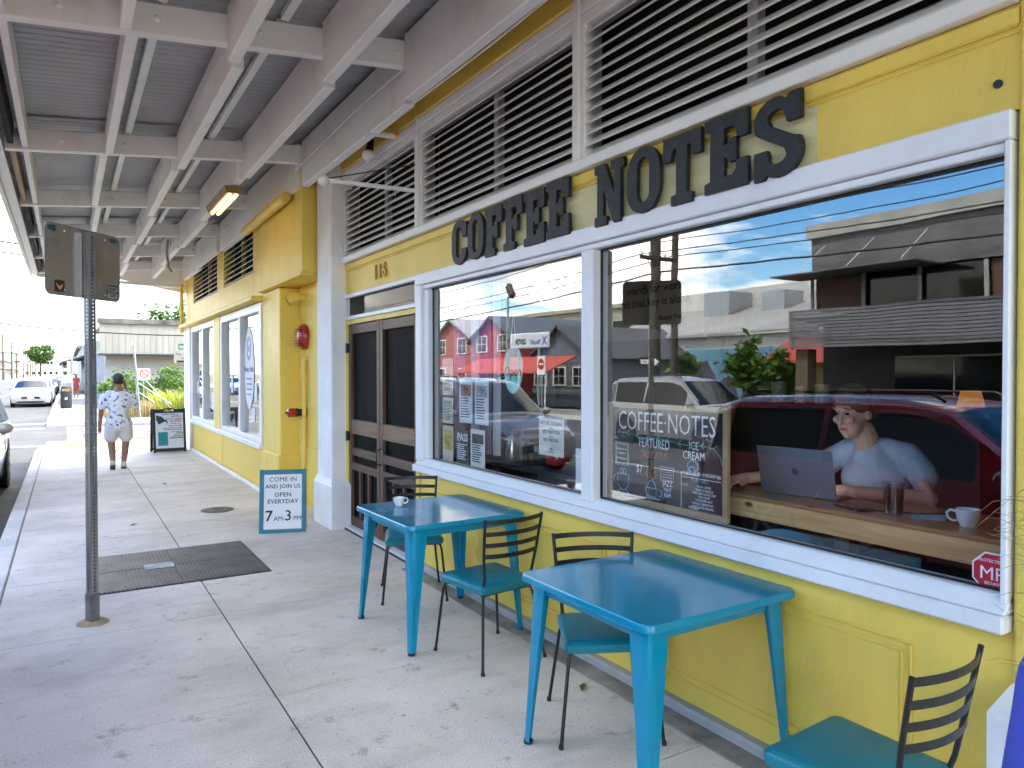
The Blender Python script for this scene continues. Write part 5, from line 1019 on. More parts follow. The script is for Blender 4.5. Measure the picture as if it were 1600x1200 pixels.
for sd_ in (.031, -.031):
    MB().ell(H_(.0815, sd_, .020), (.006, .013, .0055), 12, 6, HM).build('eye', EYE_, wm, True)
    MB().tube([H_(.083, sd_-.018, .043), H_(.0885, sd_, .049), H_(.082, sd_+.018, .045)], [.0032, .0042, .0030], 6).build('eyebrow', HAIR, wm, True)
MB().tube([H_(.086, -.020, -.057), H_(.0925, 0, -.054), H_(.086, .020, -.057)], [.003, .006, .003], 6).build('mouth', LIP, wm, True)
blob('trousers', [('e', Q(3.42, 2.05, .80), (.17, .19, .12)), ('t', [Q(3.40, 2.14, .80), Q(3.05, 2.18, .80), Q(3.07, 2.18, .42)], [.095, .075, .06]), ('t', [Q(3.40, 1.96, .80), Q(3.05, 1.92, .80), Q(3.07, 1.92, .42)], [.095, .075, .06])], mat('dark trousers', (.03, .03, .04), .8, .1), wm, .015, 3)
bsx = thing('bar_stool', 'dark bar stool under the person at the counter', 'stool', (3.42, 2.05, 0)); MB().lathe((3.42, 2.05, .66), [(.0, 0), (.17, 0), (.18, .03), (.0, .04)], 20).build('seat', WBROWN, bsx)
for a in range(4): MB().cyl((3.42+.12*math.cos(a*PI/2+.8), 2.05+.12*math.sin(a*PI/2+.8), .66), (3.42+.19*math.cos(a*PI/2+.8), 2.05+.19*math.sin(a*PI/2+.8), .02), .013, n=8).build('leg', BLACK, bsx)
# --- bystander whose windblown hair and blue sleeve enter at the right edge
by = thing('person', 'bystander with brown hair and blue shirt at the right picture edge', 'person', (1.12, 0.225, 0))
ob = Vector((1.12, 0.225, 0)); B = lambda x, y, z: ob+Vector((x, y, z))
blob('body', [('t', [B(0, .09, .90), B(0, .10, .48), B(0, .10, .09)], [.085, .06, .04]), ('t', [B(0, -.09, .90), B(0, -.10, .48), B(0, -.10, .09)], [.085, .06, .04]), ('t', [B(0, 0, .9), B(0, 0, 1.15), B(0, 0, 1.32)], [.12, .115, .10]), ('t', [B(0, 0, 1.34), B(.01, 0, 1.46)], [.052, .048]), ('e', B(.02, 0, 1.535), (.092, .074, .11)), ('e', B(.108, 0, 1.52), (.018, .012, .02)),
      ('t', [B(0, .17, 1.32), B(-.02, .215, 1.06), B(.08, .20, .84)], [.048, .038, .028]), ('t', [B(0, -.17, 1.32), B(-.02, -.215, 1.06), B(.08, -.20, .84)], [.048, .038, .028]), ('e', B(.09, .10, .04), (.12, .045, .04)), ('e', B(.09, -.10, .04), (.12, .045, .04))]+hand(B(.09, .20, .78), (.2, 0, -1), (0, 1, 0), .95, .5)+hand(B(.09, -.20, .78), (.2, 0, -1), (0, -1, 0), .95, .5, -1), SKIN2, by, .012, 3)
blob('shirt', [('t', [B(0, 0, .86), B(0, 0, 1.05), B(0, 0, 1.28)], [.15, .145, .135]), ('e', B(0, 0, 1.24), (.11, .17, .12)), ('t', [B(0, .13, 1.33), B(0, .19, 1.27), B(-.015, .215, 1.05)], [.05, .062, .058]), ('t', [B(0, -.13, 1.33), B(0, -.19, 1.27), B(-.015, -.215, 1.05)], [.05, .062, .058])], mat('blue shirt', (.025, .05, .36), .8, .1, 9), by, .012, 4)
blob('trousers', [('e', B(0, 0, .88), (.14, .17, .12)), ('t', [B(0, .09, .88), B(0, .10, .48), B(0, .10, .10)], [.105, .078, .062]), ('t', [B(0, -.09, .88), B(0, -.10, .48), B(0, -.10, .10)], [.105, .078, .062])], mat('denim', (.03, .045, .09), .85, .1), by, .015, 3)
BRN = mat('light brown hair', (.34, .20, .105), .5, .3, 30)
hair = blob('hair', [('e', B(-.005, 0, 1.56), (.10, .088, .10)), ('t', [B(-.05, 0, 1.5), B(-.085, .0, 1.36), B(-.075, .03, 1.26)], [.085, .075, .03])], BRN, by, .012, 3)
random.seed(9); st_ = MB()
for k in range(150):
    z = random.uniform(1.36, 1.57); p = B(-.05+random.uniform(-.03, .07), .05+random.uniform(-.01, .03), z); L = random.triangular(.09, .225, .12); a = random.uniform(0, 6); w_ = random.uniform(.8, 2.2)
    dz = random.uniform(-.10, .01); pts = [p+Vector((.02*math.sin(a+q*.5)*w_, L*q/9, dz*(q/9)**2+.012*w_*math.sin(a+q*.75))) for q in range(10)]
    st_.tube(pts, [.0007-.00005*q for q in range(10)], 4)
st_.build('loose_strands', BRN, hair)['kind'] = 'stuff'
# --- far pedestrian
fp = thing('person', 'tiny distant pedestrian in red on the far sidewalk', 'person', (0.56, 55, 0)); R_ = lambda x, y, z: Vector((.56+x, 55+y, z))
blob('body', [('t', [R_(-.08, 0, .8), R_(-.09, .1, .08)], [.08, .04]), ('t', [R_(.08, 0, .8), R_(.09, -.1, .08)], [.08, .04]), ('t', [R_(0, 0, 1.3), R_(0, 0, 1.45)], [.06, .05]), ('e', R_(0, 0, 1.53), (.085, .09, .12)), ('t', [R_(-.18, 0, 1.3), R_(-.25, .05, .8)], [.05, .03]), ('t', [R_(.18, 0, 1.3), R_(.25, -.05, .8)], [.05, .03]), ('t', [R_(0, 0, .8), R_(0, 0, 1.25)], [.1, .1])], SKIN, fp, .03, 2)
blob('clothes', [('t', [R_(0, 0, .72), R_(0, 0, 1.3)], [.16, .15]), ('e', R_(0, 0, 1.3), (.21, .12, .1)), ('e', R_(0, 0, .7), (.17, .14, .16))], mat('faded red', (.40, .06, .05), .8, .1), fp, .03, 2)

# ================================================================== cars (all face -Y, the one-way direction)
TINT = mat('tinted glass', (.008, .009, .010), .05, 0, spec=.35)
CHROME = mat('chrome', (.6, .6, .62), .12, 0, metal=1.0)
LENS = mat('headlamp lens', (.55, .57, .58), .1, .05, metal=.3); TAIL = mat('tail lamp', (.30, .01, .01), .15, .05)
PLATE = mat('number plate', (.6, .62, .62), .5, .05)
def paint(name, c): return mat(name, c, .28, .02, 2, coat=1.0)
def make_car(label, pm, suv=False, L=4.7, Wd=1.82, H=1.45, group=None, detail=True):
    t = thing('parked_car', label, 'car', (0, 0, 0), group); w = Wd/2; g = .20 if suv else .16
    if suv:
        belt = .98/1.70*H; hood = belt*1.0; prof = [(0, .42, .62, .70), (.06, g+.05, .60, .80), (.5, g, belt-.03, hood), (1.15, g, belt, hood+.05), (1.9, g, belt+.02, H-.07), (2.3, g, belt+.02, H-.01), (3.2, g, belt+.03, H), (4.2, g, belt+.04, H-.04), (4.48, g, belt+.04, H-.12), (4.62, g+.05, belt-.1, belt+.02), (4.7, .45, .65, .80)]
        cab = (1.15, 1.9, 4.2, 4.55)
    else:
        belt = .64*H; hood = .66*H; prof = [(0, .38, .55, .60), (.06, g+.04, .56, .70), (.5, g, belt-.10, hood-.12), (1.30, g, belt, hood+.02), (2.15, g, belt+.01, H-.05), (2.5, g, belt+.02, H), (3.1, g, belt+.02, H-.01), (3.55, g, belt+.03, H-.10), (4.15, g, belt+.03, hood+.08), (4.62, g+.04, belt-.05, hood+.03), (4.7, .42, .68, .80)]
        cab = (1.30, 2.15, 3.55, 4.15)
    def st(y):
        s_ = y*4.7/L
        for a, b in zip(prof[:-1], prof[1:]):
            if a[0] <= s_ <= b[0]:
                k = (s_-a[0])/(b[0]-a[0]); return [a[i]+(b[i]-a[i])*k for i in range(4)]
        return list(prof[-1])
    def half(y):
        s_, zb_, bl, tp = st(y)
        e = min(1, .80+.20*min(1, (s_+.0)/.55)) if s_ < .55 else (.86+.14*min(1, (4.7-s_)/.5) if s_ > 4.2 else 1.0)
        W0 = w*e; k = max(0, min(1, (tp-bl)/(H-belt))); wt = W0*(.93-.17*k); y_ = y-L/2
        return [Vector((W0*.80, y_, zb_)), Vector((W0*.95, y_, zb_+.06)), Vector((W0, y_, zb_+(bl-zb_)*.55)), Vector((W0*.985, y_, bl)), Vector((wt, y_, tp-.055*k-.01)), Vector((wt*.90, y_, tp-.012*k-.002)), Vector((wt*.5, y_, tp+.012))]
    ysn = sorted(set([q[0]*L/4.7 for q in prof]+[L*i/26 for i in range(27)]))
    rings = []
    for y in ysn:
        h_ = half(y); rings.append(h_+[Vector((0, h_[0].y, h_[-1].z+.004))]+[Vector((-p.x, p.y, p.z)) for p in reversed(h_)]+[Vector((0, h_[0].y, h_[0].z))])
    MB().loft(rings).build('body', pm, t, smooth=True)
    def strip(y, k, s_, off=.006):
        h_ = half(y); p = h_[3].lerp(h_[4], k); n = (h_[4]-h_[3]); nn = Vector((n.z, 0, -n.x)).normalized(); p = p+nn*off; return Vector((p.x*s_, p.y, p.z))
    c0, c1, c2, c3 = [q*L/4.7 for q in cab]
    cuts = [(c0+(c1-c0)*.62, (c1+c2)/2-.05*L/4.7), ((c1+c2)/2+.02, c2-.02)]+([(c2+.06, c3-.10)] if suv else [])
    for s_ in (-1, 1):
        for a, b in cuts:
            mbw = MB(); n = 6; lo_ = [strip(a+(b-a)*i/n, .07, s_) for i in range(n+1)]; hi_ = [strip(a+(b-a)*i/n, .90, s_) for i in range(n+1)]
            mbw.loft([lo_, hi_], caps=False, closed=False).build('side_window', TINT, t, smooth=True)
        if detail:
            for yy in (c0+.03, (c1+c2)/2-.015, c2+.08):
                h_ = half(yy); MB().tube([Vector(((h_[i].x+.001)*s_, h_[i].y, h_[i].z)) for i in (1, 2, 3)], .004, 4).build('door_seam', BLACK, t)
            for yy in ((c1+c2)/2-.22, c2-.12):
                h_ = half(yy); p = h_[2].lerp(h_[3], .72); MB().box(*sorted(((p.x-.005)*s_, (p.x+.022)*s_)), p.y-.09, p.y+.09, p.z-.015, p.z+.015).build('door_handle', pm, t, bevel=.005)
    def cross(ya, yb, nm, m_):
        rows = []
        for k in (.06, .94):
            y = ya+(yb-ya)*k; h_ = half(y); up_ = .010; a = h_[4]; b = h_[5]; c = h_[6]; x = .96
            rows.append([Vector((p.x*x*s_, p.y, p.z+up_)) for s_, p in ((-1, a), (-1, b), (-1, c), (1, c), (1, b), (1, a))])
        MB().loft(rows, caps=False, closed=False).build(nm, m_, t, smooth=True)
    cross(c0, c1, 'windscreen', TINT); cross(c2, c3, 'rear_window', TINT)
    rw = .36 if suv else .325
    for yy in (.92*L/4.7, 3.72*L/4.7):
        for s_ in (-1, 1):
            xx = w*.995*s_; yc = yy-L/2
            ring = lambda r, x: [(x, yc+r*math.cos(2*PI*j/22), rw+r*math.sin(2*PI*j/22)) for j in range(22)]
            MB().loft([ring(rw+.05, xx-.05*s_), ring(rw+.05, xx+.004*s_)]).build('wheel_arch', RUBBER, t)
            wh = MB().loft([ring(rw*.62, xx-.18*s_), ring(rw*.94, xx-.18*s_), ring(rw, xx-.15*s_), ring(rw, xx-.02*s_), ring(rw*.94, xx+.012*s_), ring(rw*.64, xx+.016*s_)]).build('tyre', RUBBER, t, smooth=True)
            if detail:
                MB().loft([ring(rw*.64, xx+.008*s_), ring(rw*.60, xx+.018*s_), ring(rw*.50, xx+.004*s_), ring(.06, xx+.012*s_), ring(.01, xx+.016*s_)]).build('rim', mat('alloy', (.35, .35, .36), .3, .05, metal=.8), t, smooth=True)
                for k in range(5):
                    a = 2*PI*k/5; MB().bar((xx+.018*s_, yc+.05*math.cos(a), rw+.05*math.sin(a)), (xx+.018*s_, yc+rw*.58*math.cos(a), rw+rw*.58*math.sin(a)), .045, .012, (1,0,0)).build('spoke', mat('alloy', (0,0,0)), t)
    f = half(.08*L/4.7)
    for s_ in (-1, 1):
        h_ = half(.16*L/4.7); MB().ell((h_[2].x*.80*s_, h_[2].y-.03, h_[3].z+.01), (.17, .13, .065)).build('headlamp', LENS, t, True)
        h_ = half(4.62*L/4.7); MB().ell((h_[2].x*.84*s_, h_[2].y+.0, h_[3].z-.03), (.14, .10, .10 if suv else .07)).build('tail_lamp', TAIL, t, True)
        h_ = half(c0+.18); mr = MB().ell((h_[3].x*s_+.11*s_, h_[3].y, h_[3].z+.09), (.10, .075, .075)).build('door_mirror', pm, t, True); MB().bar((h_[3].x*s_*.97, h_[3].y, h_[3].z+.03), (h_[3].x*s_+.08*s_, h_[3].y, h_[3].z+.06), .05, .03).build('mirror_arm', BLACK, mr)
    MB().box(-.42, .42, -L/2-.012, -L/2+.08, .44, .58).build('grille', BLACK, t, bevel=.02); MB().box(-.62, .62, -L/2-.004, -L/2+.10, .24, .34).build('lower_grille', BLACK, t, bevel=.02)
    MB().box(-.16, .16, -L/2-.022, -L/2-.013, .46, .57).build('number_plate', PLATE, t); MB().box(-.16, .16, L/2+.003, L/2+.012, .62, .73).build('number_plate', PLATE, t)
    MB().box(-.30, .30, -L/2-.018, -L/2-.0125, .585, .60).build('chrome_strip', CHROME, t)
    MB().box(-w*.86, w*.86, -L*.40, L*.40, .14, .24).build('underbody', RUBBER, t)
    if suv:
        for s_ in (-1, 1): MB().tube([(s_*w*.62, c1-L/2+.1, H-.03), (s_*w*.62, c1-L/2+.2, H+.035), (s_*w*.62, c2-L/2-.2, H+.035), (s_*w*.62, c2-L/2-.1, H-.03)], .014, 6).build('roof_rail', BLACK, t)
    return t
ROADZ = -.14
c = make_car('silver SUV parked at the kerb at the left picture edge', paint('silver beige paint', (.30, .29, .26)), True, 4.75, 1.85, 1.72); c.location = (-1.72, 12.75, ROADZ); c['group'] = 'cars parked along the kerb'
c = make_car('dark red car parked at the kerb, mirrored in the big window', paint('dark red paint', (.34, .008, .012)), True, 4.55, 1.78, 1.60); c.location = (-1.62, 3.62, ROADZ); c['group'] = 'cars parked along the kerb'
c = make_car('silver SUV across the road, mirrored above the chalkboard', paint('silver paint', (.22, .225, .23)), True, 4.7, 1.80, 1.73); c.location = (-8.0, 13.1, ROADZ); c['group'] = 'cars across the road'
wc = make_car('white sedan with dark grille, first parked beyond the crossing', paint('white paint', (.45, .455, .46)), False, 4.8, 1.83, 1.45); wc['group'] = 'cars parked beyond the crossing'
kids()
wc.location = (-1.6, 48.4, ROADZ)
COLS = [('white paint', (.45, .455, .46)), ('grey paint', (.12, .12, .13)), ('white paint', 0), ('silver paint', 0), ('black car paint', (.015, .015, .016)), ('white paint', 0), ('blue paint', (.03, .08, .22)), ('silver paint', 0)]
TXT = ['second', 'third', 'fourth', 'fifth', 'sixth', 'seventh', 'eighth', 'farthest']
for i, (cn_, c_) in enumerate(COLS):
    pmx = paint(cn_, c_ if c_ else (0, 0, 0)); o_ = dup(wc, (-1.6+random.uniform(-.1, .1), 54.6+6.3*i, ROADZ), 0, '%s %s in the row parked beyond the crossing' % (TXT[i], cn_.replace(' car', '').replace('paint', 'car')), swap=None if cn_ == 'white paint' else {'white paint': pmx})
dup(wc, (-7.2, 66, ROADZ), rad(0), 'pale blue car driving on the left beyond the crossing', swap={'white paint': paint('pale blue paint', (.25, .38, .50))})
dup(wc, (-6.2, 78, ROADZ), rad(0), 'white car driving on the left beyond the pale blue car')
dup(wc, (-10.3, 64, ROADZ), rad(0), 'grey car parked at the opposite kerb beyond the crossing', swap={'white paint': paint('grey paint', (0,0,0))})
# ================================================================== vegetation
def leaf_mat(name, c0, c1):
    if name in MATS: return MATS[name]
    m, nt, N, Lk, P = nt_new(name); MATS[name] = m; P.inputs['Roughness'].default_value = .55
    g = N.new('ShaderNodeNewGeometry'); r = N.new('ShaderNodeValToRGB'); r.color_ramp.elements[0].color = (*c0, 1); r.color_ramp.elements[1].color = (*c1, 1)
    Lk.new(g.outputs['Random Per Island'], r.inputs[0]); Lk.new(r.outputs[0], P.inputs['Base Color'])
    out = [n for n in N if n.type == 'OUTPUT_MATERIAL'][0]; tr = N.new('ShaderNodeBsdfTranslucent'); Lk.new(r.outputs[0], tr.inputs[0]); mx = N.new('ShaderNodeMixShader'); mx.inputs[0].default_value = .35
    Lk.new(P.outputs[0], mx.inputs[1]); Lk.new(tr.outputs[0], mx.inputs[2]); Lk.new(mx.outputs[0], out.inputs[0]); return m
LEAF = leaf_mat('hedge leaf', (.035, .08, .012), (.14, .26, .03)); GRASS = leaf_mat('tall grass', (.16, .24, .02), (.46, .46, .06)); DRY = leaf_mat('dry grass', (.30, .22, .09), (.46, .38, .17)); TREE = leaf_mat('tree leaf', (.03, .07, .012), (.10, .18, .03))
def leaves(mb, pts, s):
    for p in pts:
        a, b = random.uniform(0, 2*PI), random.uniform(-.9, .9); q = s*random.uniform(.6, 1.3); p = Vector(p)
        u = Vector((math.cos(a)*math.cos(b), math.sin(a)*math.cos(b), math.sin(b))); v = u.cross(Vector((random.uniform(-1, 1), random.uniform(-1, 1), random.uniform(-1, 1)))).normalized()
        mb.add([p-u*q, p+v*q*.45, p+u*q, p-v*q*.45], [(0,1,2,3)])
    return mb
random.seed(21)
def clumps(cx, cy_, cz, rx, ry, rz, nc, nl, cs):
    out = []
    for _ in range(nc):
        while True:
            d = Vector((random.uniform(-1, 1), random.uniform(-1, 1), random.uniform(-1, 1)))
            if .35 < d.length < 1: break
        c0 = Vector((cx+d.x*rx, cy_+d.y*ry, cz+d.z*rz)); r = cs*random.uniform(.6, 1.3)
        for _ in range(nl): e = Vector((random.gauss(0, .5), random.gauss(0, .5), random.gauss(0, .4))); out.append(c0+e*r)
    return out
for i, (x, w, h, lb) in enumerate(((2.1, 1.0, 1.75, 'dense green shrub left of the walking person beyond the crossing'), (4.1, 1.3, 1.85, 'dense green shrub beside the shop corner beyond the crossing'), (7.0, 1.8, 2.0, 'dense shrub farther right mostly behind the corner shop'))):
    t = thing('shrub', lb, 'shrub', (x, 34.5, -.1), 'shrubs on the empty lot'); leaves(MB(), clumps(x, 34.5, h*.52, w, .8, h*.48, 60, 42, .32), .085).build('foliage', LEAF, t)
    for k in range(5): MB().tube([(x+.1*k-.2, 34.5, -.2), (x+.35*k-.7, 34.5, h*.6)], [.03, .012], 6).build('stem', WBROWN, t)
def blades(x0, x1, y0, y1, n, h, mt_, name, label):
    mb = MB()
    for _ in range(n):
        x, y = random.uniform(x0, x1), random.uniform(y0, y1); hh = h*random.uniform(.4, 1.15); a = random.uniform(0, 2*PI); d = Vector((math.cos(a), math.sin(a), 0))*hh*random.uniform(.1, .5); w = Vector((-math.sin(a), math.cos(a), 0))*.016
        p = Vector((x, y, -.2)); m_ = p+d*.4+Vector((0, 0, hh*.7)); e = p+d*1.3+Vector((0, 0, hh)); mb.add([p-w, p+w, m_+w*.8, m_-w*.8, e], [(0,1,2,3), (3,2,4)])
    o_ = mb.build(name, mt_); tag(o_, label, 'grass'); o_['kind'] = 'stuff'
blades(2.9, 7, 31.1, 33.6, 3200, 1.15, GRASS, 'tall_grass', 'bright green tall grass on the empty lot beyond the crossing'); blades(1.3, 3.2, 31.0, 33.8, 1800, .75, DRY, 'dry_grass', 'dry straw-coloured grass beside the far sidewalk')
def tree(x, y, h, r, lb, mt_=TREE, ls=.22, nc=70, trunk=.16):
    t = thing('tree', lb, 'tree', (x, y, -.2)); MB().tube([(x, y, -.2), (x+.1, y, h*.3), (x, y+.1, h*.6)], [trunk, trunk*.7, trunk*.4], 9).build('trunk', WBROWN, t)
    for k in range(5): a = k*1.3; MB().tube([(x, y, h*.45), (x+r*.6*math.cos(a), y+r*.6*math.sin(a), h*.75)], [trunk*.4, trunk*.12], 6).build('limb', WBROWN, t)
    leaves(MB(), clumps(x, y, h*.72, r, r, h*.28, nc, 40, r*.28), ls).build('crown', mt_, t); return t
tree(8.2, 62, 6.9, 3.2, 'green tree rising above the beige building roof')
tree(-8.3, 330, 12.5, 4.5, 'round distant tree at the end of the street', ls=.5, trunk=.4)
tree(-26, 260, 9, 5, 'distant tree behind the row of poles', ls=.5, trunk=.4)
# ================================================================== beyond the crossing
BEIGE = mat('beige siding', (.40, .375, .32), .7, .08, 1.2, grime=.3, gscale=1.5, stretch=(1, 1, .25), gcol=(.3, .28, .24))
bb = thing('siding_building', 'low beige building with vertical metal siding beyond the crossing', 'building', (6, 45, 0))
MB().box(1.55, 16, 45.0, 45.15, 2.75, 4.38).build('siding', BEIGE, bb)
n = 46
for i in range(n): MB().box(1.57+i*.31, 1.60+i*.31, 44.97, 45.0, 2.76, 4.37).build('batten', BEIGE, bb)
MB().box(1.45, 16, 44.8, 45.2, 4.385, 4.66).build('roof_edge', mat('mossy edge', (.17, .16, .13), .9, .3, 2, grime=.5, gscale=4, gcol=(.05, .06, .03)), bb)
MB().box(1.5, 16, 44.75, 46.6, 2.66, 2.745).build('soffit', mat('dark soffit', (.05, .055, .06), .8, .1), bb); MB().box(1.9, 16, 46.6, 46.8, -.2, 2.655).build('lower_wall', mat('white render', (.50, .48, .48), .8, .05), bb); MB().box(1.35, 1.75, 44.8, 45.3, -.2, 2.655).build('corner_column', mat('blue grey', (.18, .21, .27), .7, .1), bb); MB().box(1.6, 16, 45.2, 56, 4.3, 4.38).build('roof', SHEET, bb)
sp = thing('no_parking_sign', 'thin grey post with a small red and white sign at the crossing', 'street sign', (2.39, 30.6, 0))
MB().cyl((2.39, 30.6, -.1), (2.16, 30.6, 2.95), .035, n=8).build('post', GALV, sp); MB().box(2.12, 2.24, 30.55, 30.65, 2.72, 2.98).build('signal_box', GALV, sp); MB().box(2.28, 2.72, 30.53, 30.545, 1.42, 1.85).build('plate', PAPER, sp)
shape([arc(0, 0, .16, .16, 0, 360, 24)[:-1], arc(0, 0, .12, .12, 0, 360, 24)[:-1]], 'red_ring', (2.52, 30.525, 1.66), (1,0,0), (0,0,1), RED, sp, .001); MB().bar((2.43, 30.524, 1.75), (2.61, 30.524, 1.57), .004, .035, (1,0,1)).build('red_bar', RED, sp)
kn = thing('street_name_sign', 'green street name sign above a grey parking notice by the shop corner', 'street sign', (4.3, 30.2, 0))
MB().cyl((4.3, 30.2, -.1), (4.3, 30.2, 2.9), .035, n=8).build('post', GALV, kn); MB().box(3.66, 4.6, 30.15, 30.165, 2.58, 2.80).build('name_plate', mat('sign green', (.01, .16, .10), .5, .03), kn); text('KEAWE ST', 'lettering', (3.70, 30.145, 2.63), (1,0,0), (0,0,1), .15, PAPER, kn); MB().box(3.50, 4.3, 30.12, 30.14, 2.06, 2.50).build('notice_plate', mat('grey notice', (.34, .31, .28), .6, .05), kn)
text('The', 'lettering', (3.56, 30.115, 2.36), (1,0,0), (0,0,1), .13, INK, kn); text('in E', 'lettering', (3.75, 30.115, 2.22), (1,0,0), (0,0,1), .13, INK, kn); MB().box(3.6, 4.2, 30.112, 30.118, 2.09, 2.16).build('text_bar', INK, kn)
gr = thing('guard_rail', 'sloping grey pipe rails between the tall grass and the kerb', 'railing', (2.9, 30.9, 0))
for p, q in (((2.3, 31.2, 1.35), (3.5, 30.95, .45)), ((2.55, 31.2, 1.5), (3.6, 30.95, .15)), ((2.3, 31.2, 1.0), (2.9, 31.0, .55))): MB().cyl(p, q, .022, n=8).build('rail', GALV, gr)
MB().cyl((2.3, 31.2, -.1), (2.3, 31.2, 1.36), .025, n=8).build('rail_post', GALV, gr); MB().cyl((2.55, 31.2, -.1), (2.55, 31.2, 1.52), .025, n=8).build('rail_post', GALV, gr)
bn = thing('litter_bin', 'black street litter bin with a domed top at the far kerb', 'bin', (0, 40.6, 0))
MB().lathe((0, 40.6, 0), [(.22, 0), (.24, .03), (.24, .72), (.25, .73), (.25, .78), (.0, .78)], 18).build('drum', mat('bin black', (.03, .032, .036), .5, .1), bn, smooth=True); MB().lathe((0, 40.6, .781), [(.23, 0), (.23, .18), (.19, .27), (.0, .30)], 18).build('hood', mat('bin black', (0,0,0)), bn, smooth=True); MB().box(-.15, .15, 40.34, 40.37, .82, .93).build('opening', mat('orange wrapper', (.55, .26, .04), .6, .6, 18), bn); MB().box(-.05, .05, 40.345, 40.358, .42, .52).build('emblem', PAPER, bn)
pw_ = thing('traffic_sign', 'back of a small traffic sign on a post behind the litter bin', 'street sign', (.27, 43, 0)); MB().cyl((.27, 43, 0), (.27, 43, 2.45), .035, n=8).build('post', GALV, pw_); MB().box(.05, .5, 43.04, 43.055, 1.65, 2.30).build('panel', mat('sign back', (.50, .47, .38), .5, .05), pw_)
aw = thing('awning_shop_building', 'dark awning storefront farther along the far sidewalk', 'building', (4, 76, 0)); MB().box(1.4, 14, 66, 92, -.2, 4.2).build('wall', mat('grey green wall', (.30, .33, .30), .8, .1), aw); MB().prism([(-.45, 2.35), (1.4, 3.0), (1.4, 3.15), (-.45, 2.5)], (0, 66.5, 0), (1,0,0), (0,0,1), (0, 24, 0)).build('awning', mat('dark awning', (.04, .045, .045), .7, .1), aw); MB().box(1.36, 1.4, 67, 70, .2, 2.1).build('window', TINT, aw); MB().box(1.36, 1.4, 71, 74, .2, 2.1).build('window', TINT, aw)
for y in (67, 73, 79): MB().cyl((-.25, y, 0), (-.25, y, 2.45), .05, n=8).build('awning_post', PAPER, aw)
def block(name, lb, x0, x1, y0, y1, h, col_, roof, nwx=4, rows=1, parent=None):
    t = thing(name, lb, 'building', ((x0+x1)/2, (y0+y1)/2, 0)); MB().box(x0, x1, y0, y1, -.2, h).build('wall', mat('wall '+name+lb[:12], col_, .8, .08, .6, grime=.25, gscale=.8), t)
    MB().box(x0-.4, x1+.4, y0-.4, y1+.4, h+.002, h+.35).build('roof', mat('roof '+lb[:14], roof, .8, .1, 1), t)
    for r_ in range(rows):
        for i in range(nwx):
            x = x0+(i+.5)*(x1-x0)/nwx; MB().box(x-.6, x+.6, y0-.05, y0-.005, 1.0+3*r_, 2.4+3*r_).build('window', TINT, t)
            y = y0+(i+.5)*(y1-y0)/nwx; MB().box(x1+.005, x1+.05, y-.8, y+.8, .8+3*r_, 2.4+3*r_).build('window', TINT, t)
        MB().box(x1, x1+1.6, y0, y1, 2.8+3*r_, 2.95+3*r_).build('awning', mat('roof '+lb[:14], roof), t)
    return t
block('distant_building', 'cream shop row with orange roof at the far left', -30, -15, 226, 250, 4.0, (.55, .48, .38), (.36, .16, .07)); block('distant_building', 'grey low shop beyond the orange roof', -30, -15, 256, 290, 5.0, (.36, .36, .34), (.2, .2, .2)); block('distant_building', 'pale two-storey block far along the left side', -30, -15, 296, 330, 8.5, (.58, .55, .48), (.25, .25, .24), 4, 2)
block('distant_building', 'white wide warehouse closing the end of the street', -19, -3.0, 470, 490, 6.2, (.66, .62, .52), (.4, .4, .38), 6, 1); block('distant_building', 'blue grey upper block above the white warehouse', -15, -6.2, 500, 520, 13.0, (.45, .48, .54), (.35, .36, .38), 5, 3); block('distant_building', 'beige building on the right near the street end', -2, 12, 380, 410, 9, (.5, .47, .40), (.3, .3, .28), 4, 2); block('distant_building', 'low grey building on the right beyond the awning', 1.5, 14, 100, 150, 4.6, (.34, .36, .34), (.16, .16, .16))
# ================================================================== poles and wires
POLE = mat('weathered pole', (.085, .065, .05), .9, .25, 3, .3, 20, stretch=(4, 4, .3))
def pole(x, y, h, lb, arms=((.95, 1.0),), r=.15, g='utility poles'):
    t = thing('utility_pole', lb, 'utility pole', (x, y, -.1), g); MB().cyl((x, y, -.2), (x, y, h), r, r*.68, 12).build('shaft', POLE, t, True)
    for k, hl in arms:
        z = h*k; a = MB().box(x-hl, x+hl, y-.16, y-.05, z-.06, z+.06).build('cross_arm', POLE, t)
        for u in (-.9, -.45, .45, .9): MB().cyl((x+hl*u, y-.1, z+.06), (x+hl*u, y-.1, z+.20), .03, n=8).build('insulator', GALV, a)
        for s_ in (-1, 1): MB().bar((x+s_*hl*.6, y-.1, z-.06), (x, y-.1, z-.75), .03, .01).build('brace', GALV, t)
    return t
PN = ['nearest of the far row of poles, tall at the left edge', 'second pole of the far row', 'third pole of the far row', 'fourth pole of the far row', 'fifth pole of the far row', 'sixth pole of the far row', 'seventh pole of the far row', 'last and smallest pole of the far row']
for (x, y), lb in zip(((-12.3, 203), (-13.2, 252), (-13.5, 281), (-13.1, 316), (-13.5, 363), (-13.9, 399), (-14.3, 442), (-13.8, 459)), PN): pole(x, y, 10.5, lb, ((.97, 1.5), (.86, 1.2)), .22)
pole(-12.1, 18.7, 11.5, 'thick wooden pole with a cross arm across the road, mirrored in the window', ((.49, .75), (.93, 1.1)), .20); pole(-13.6, 19.3, 11, 'slimmer pole behind the thick one across the road', (), .16); pole(-12.1, -14, 11, 'pole across the road behind the photographer', ((.93, 1.1),), .18); pole(-12.1, 62, 11, 'pole across the road beyond the crossing', ((.93, 1.1),), .18)
WIRE = mat('wire', (.012, .012, .013), .6, 0); 
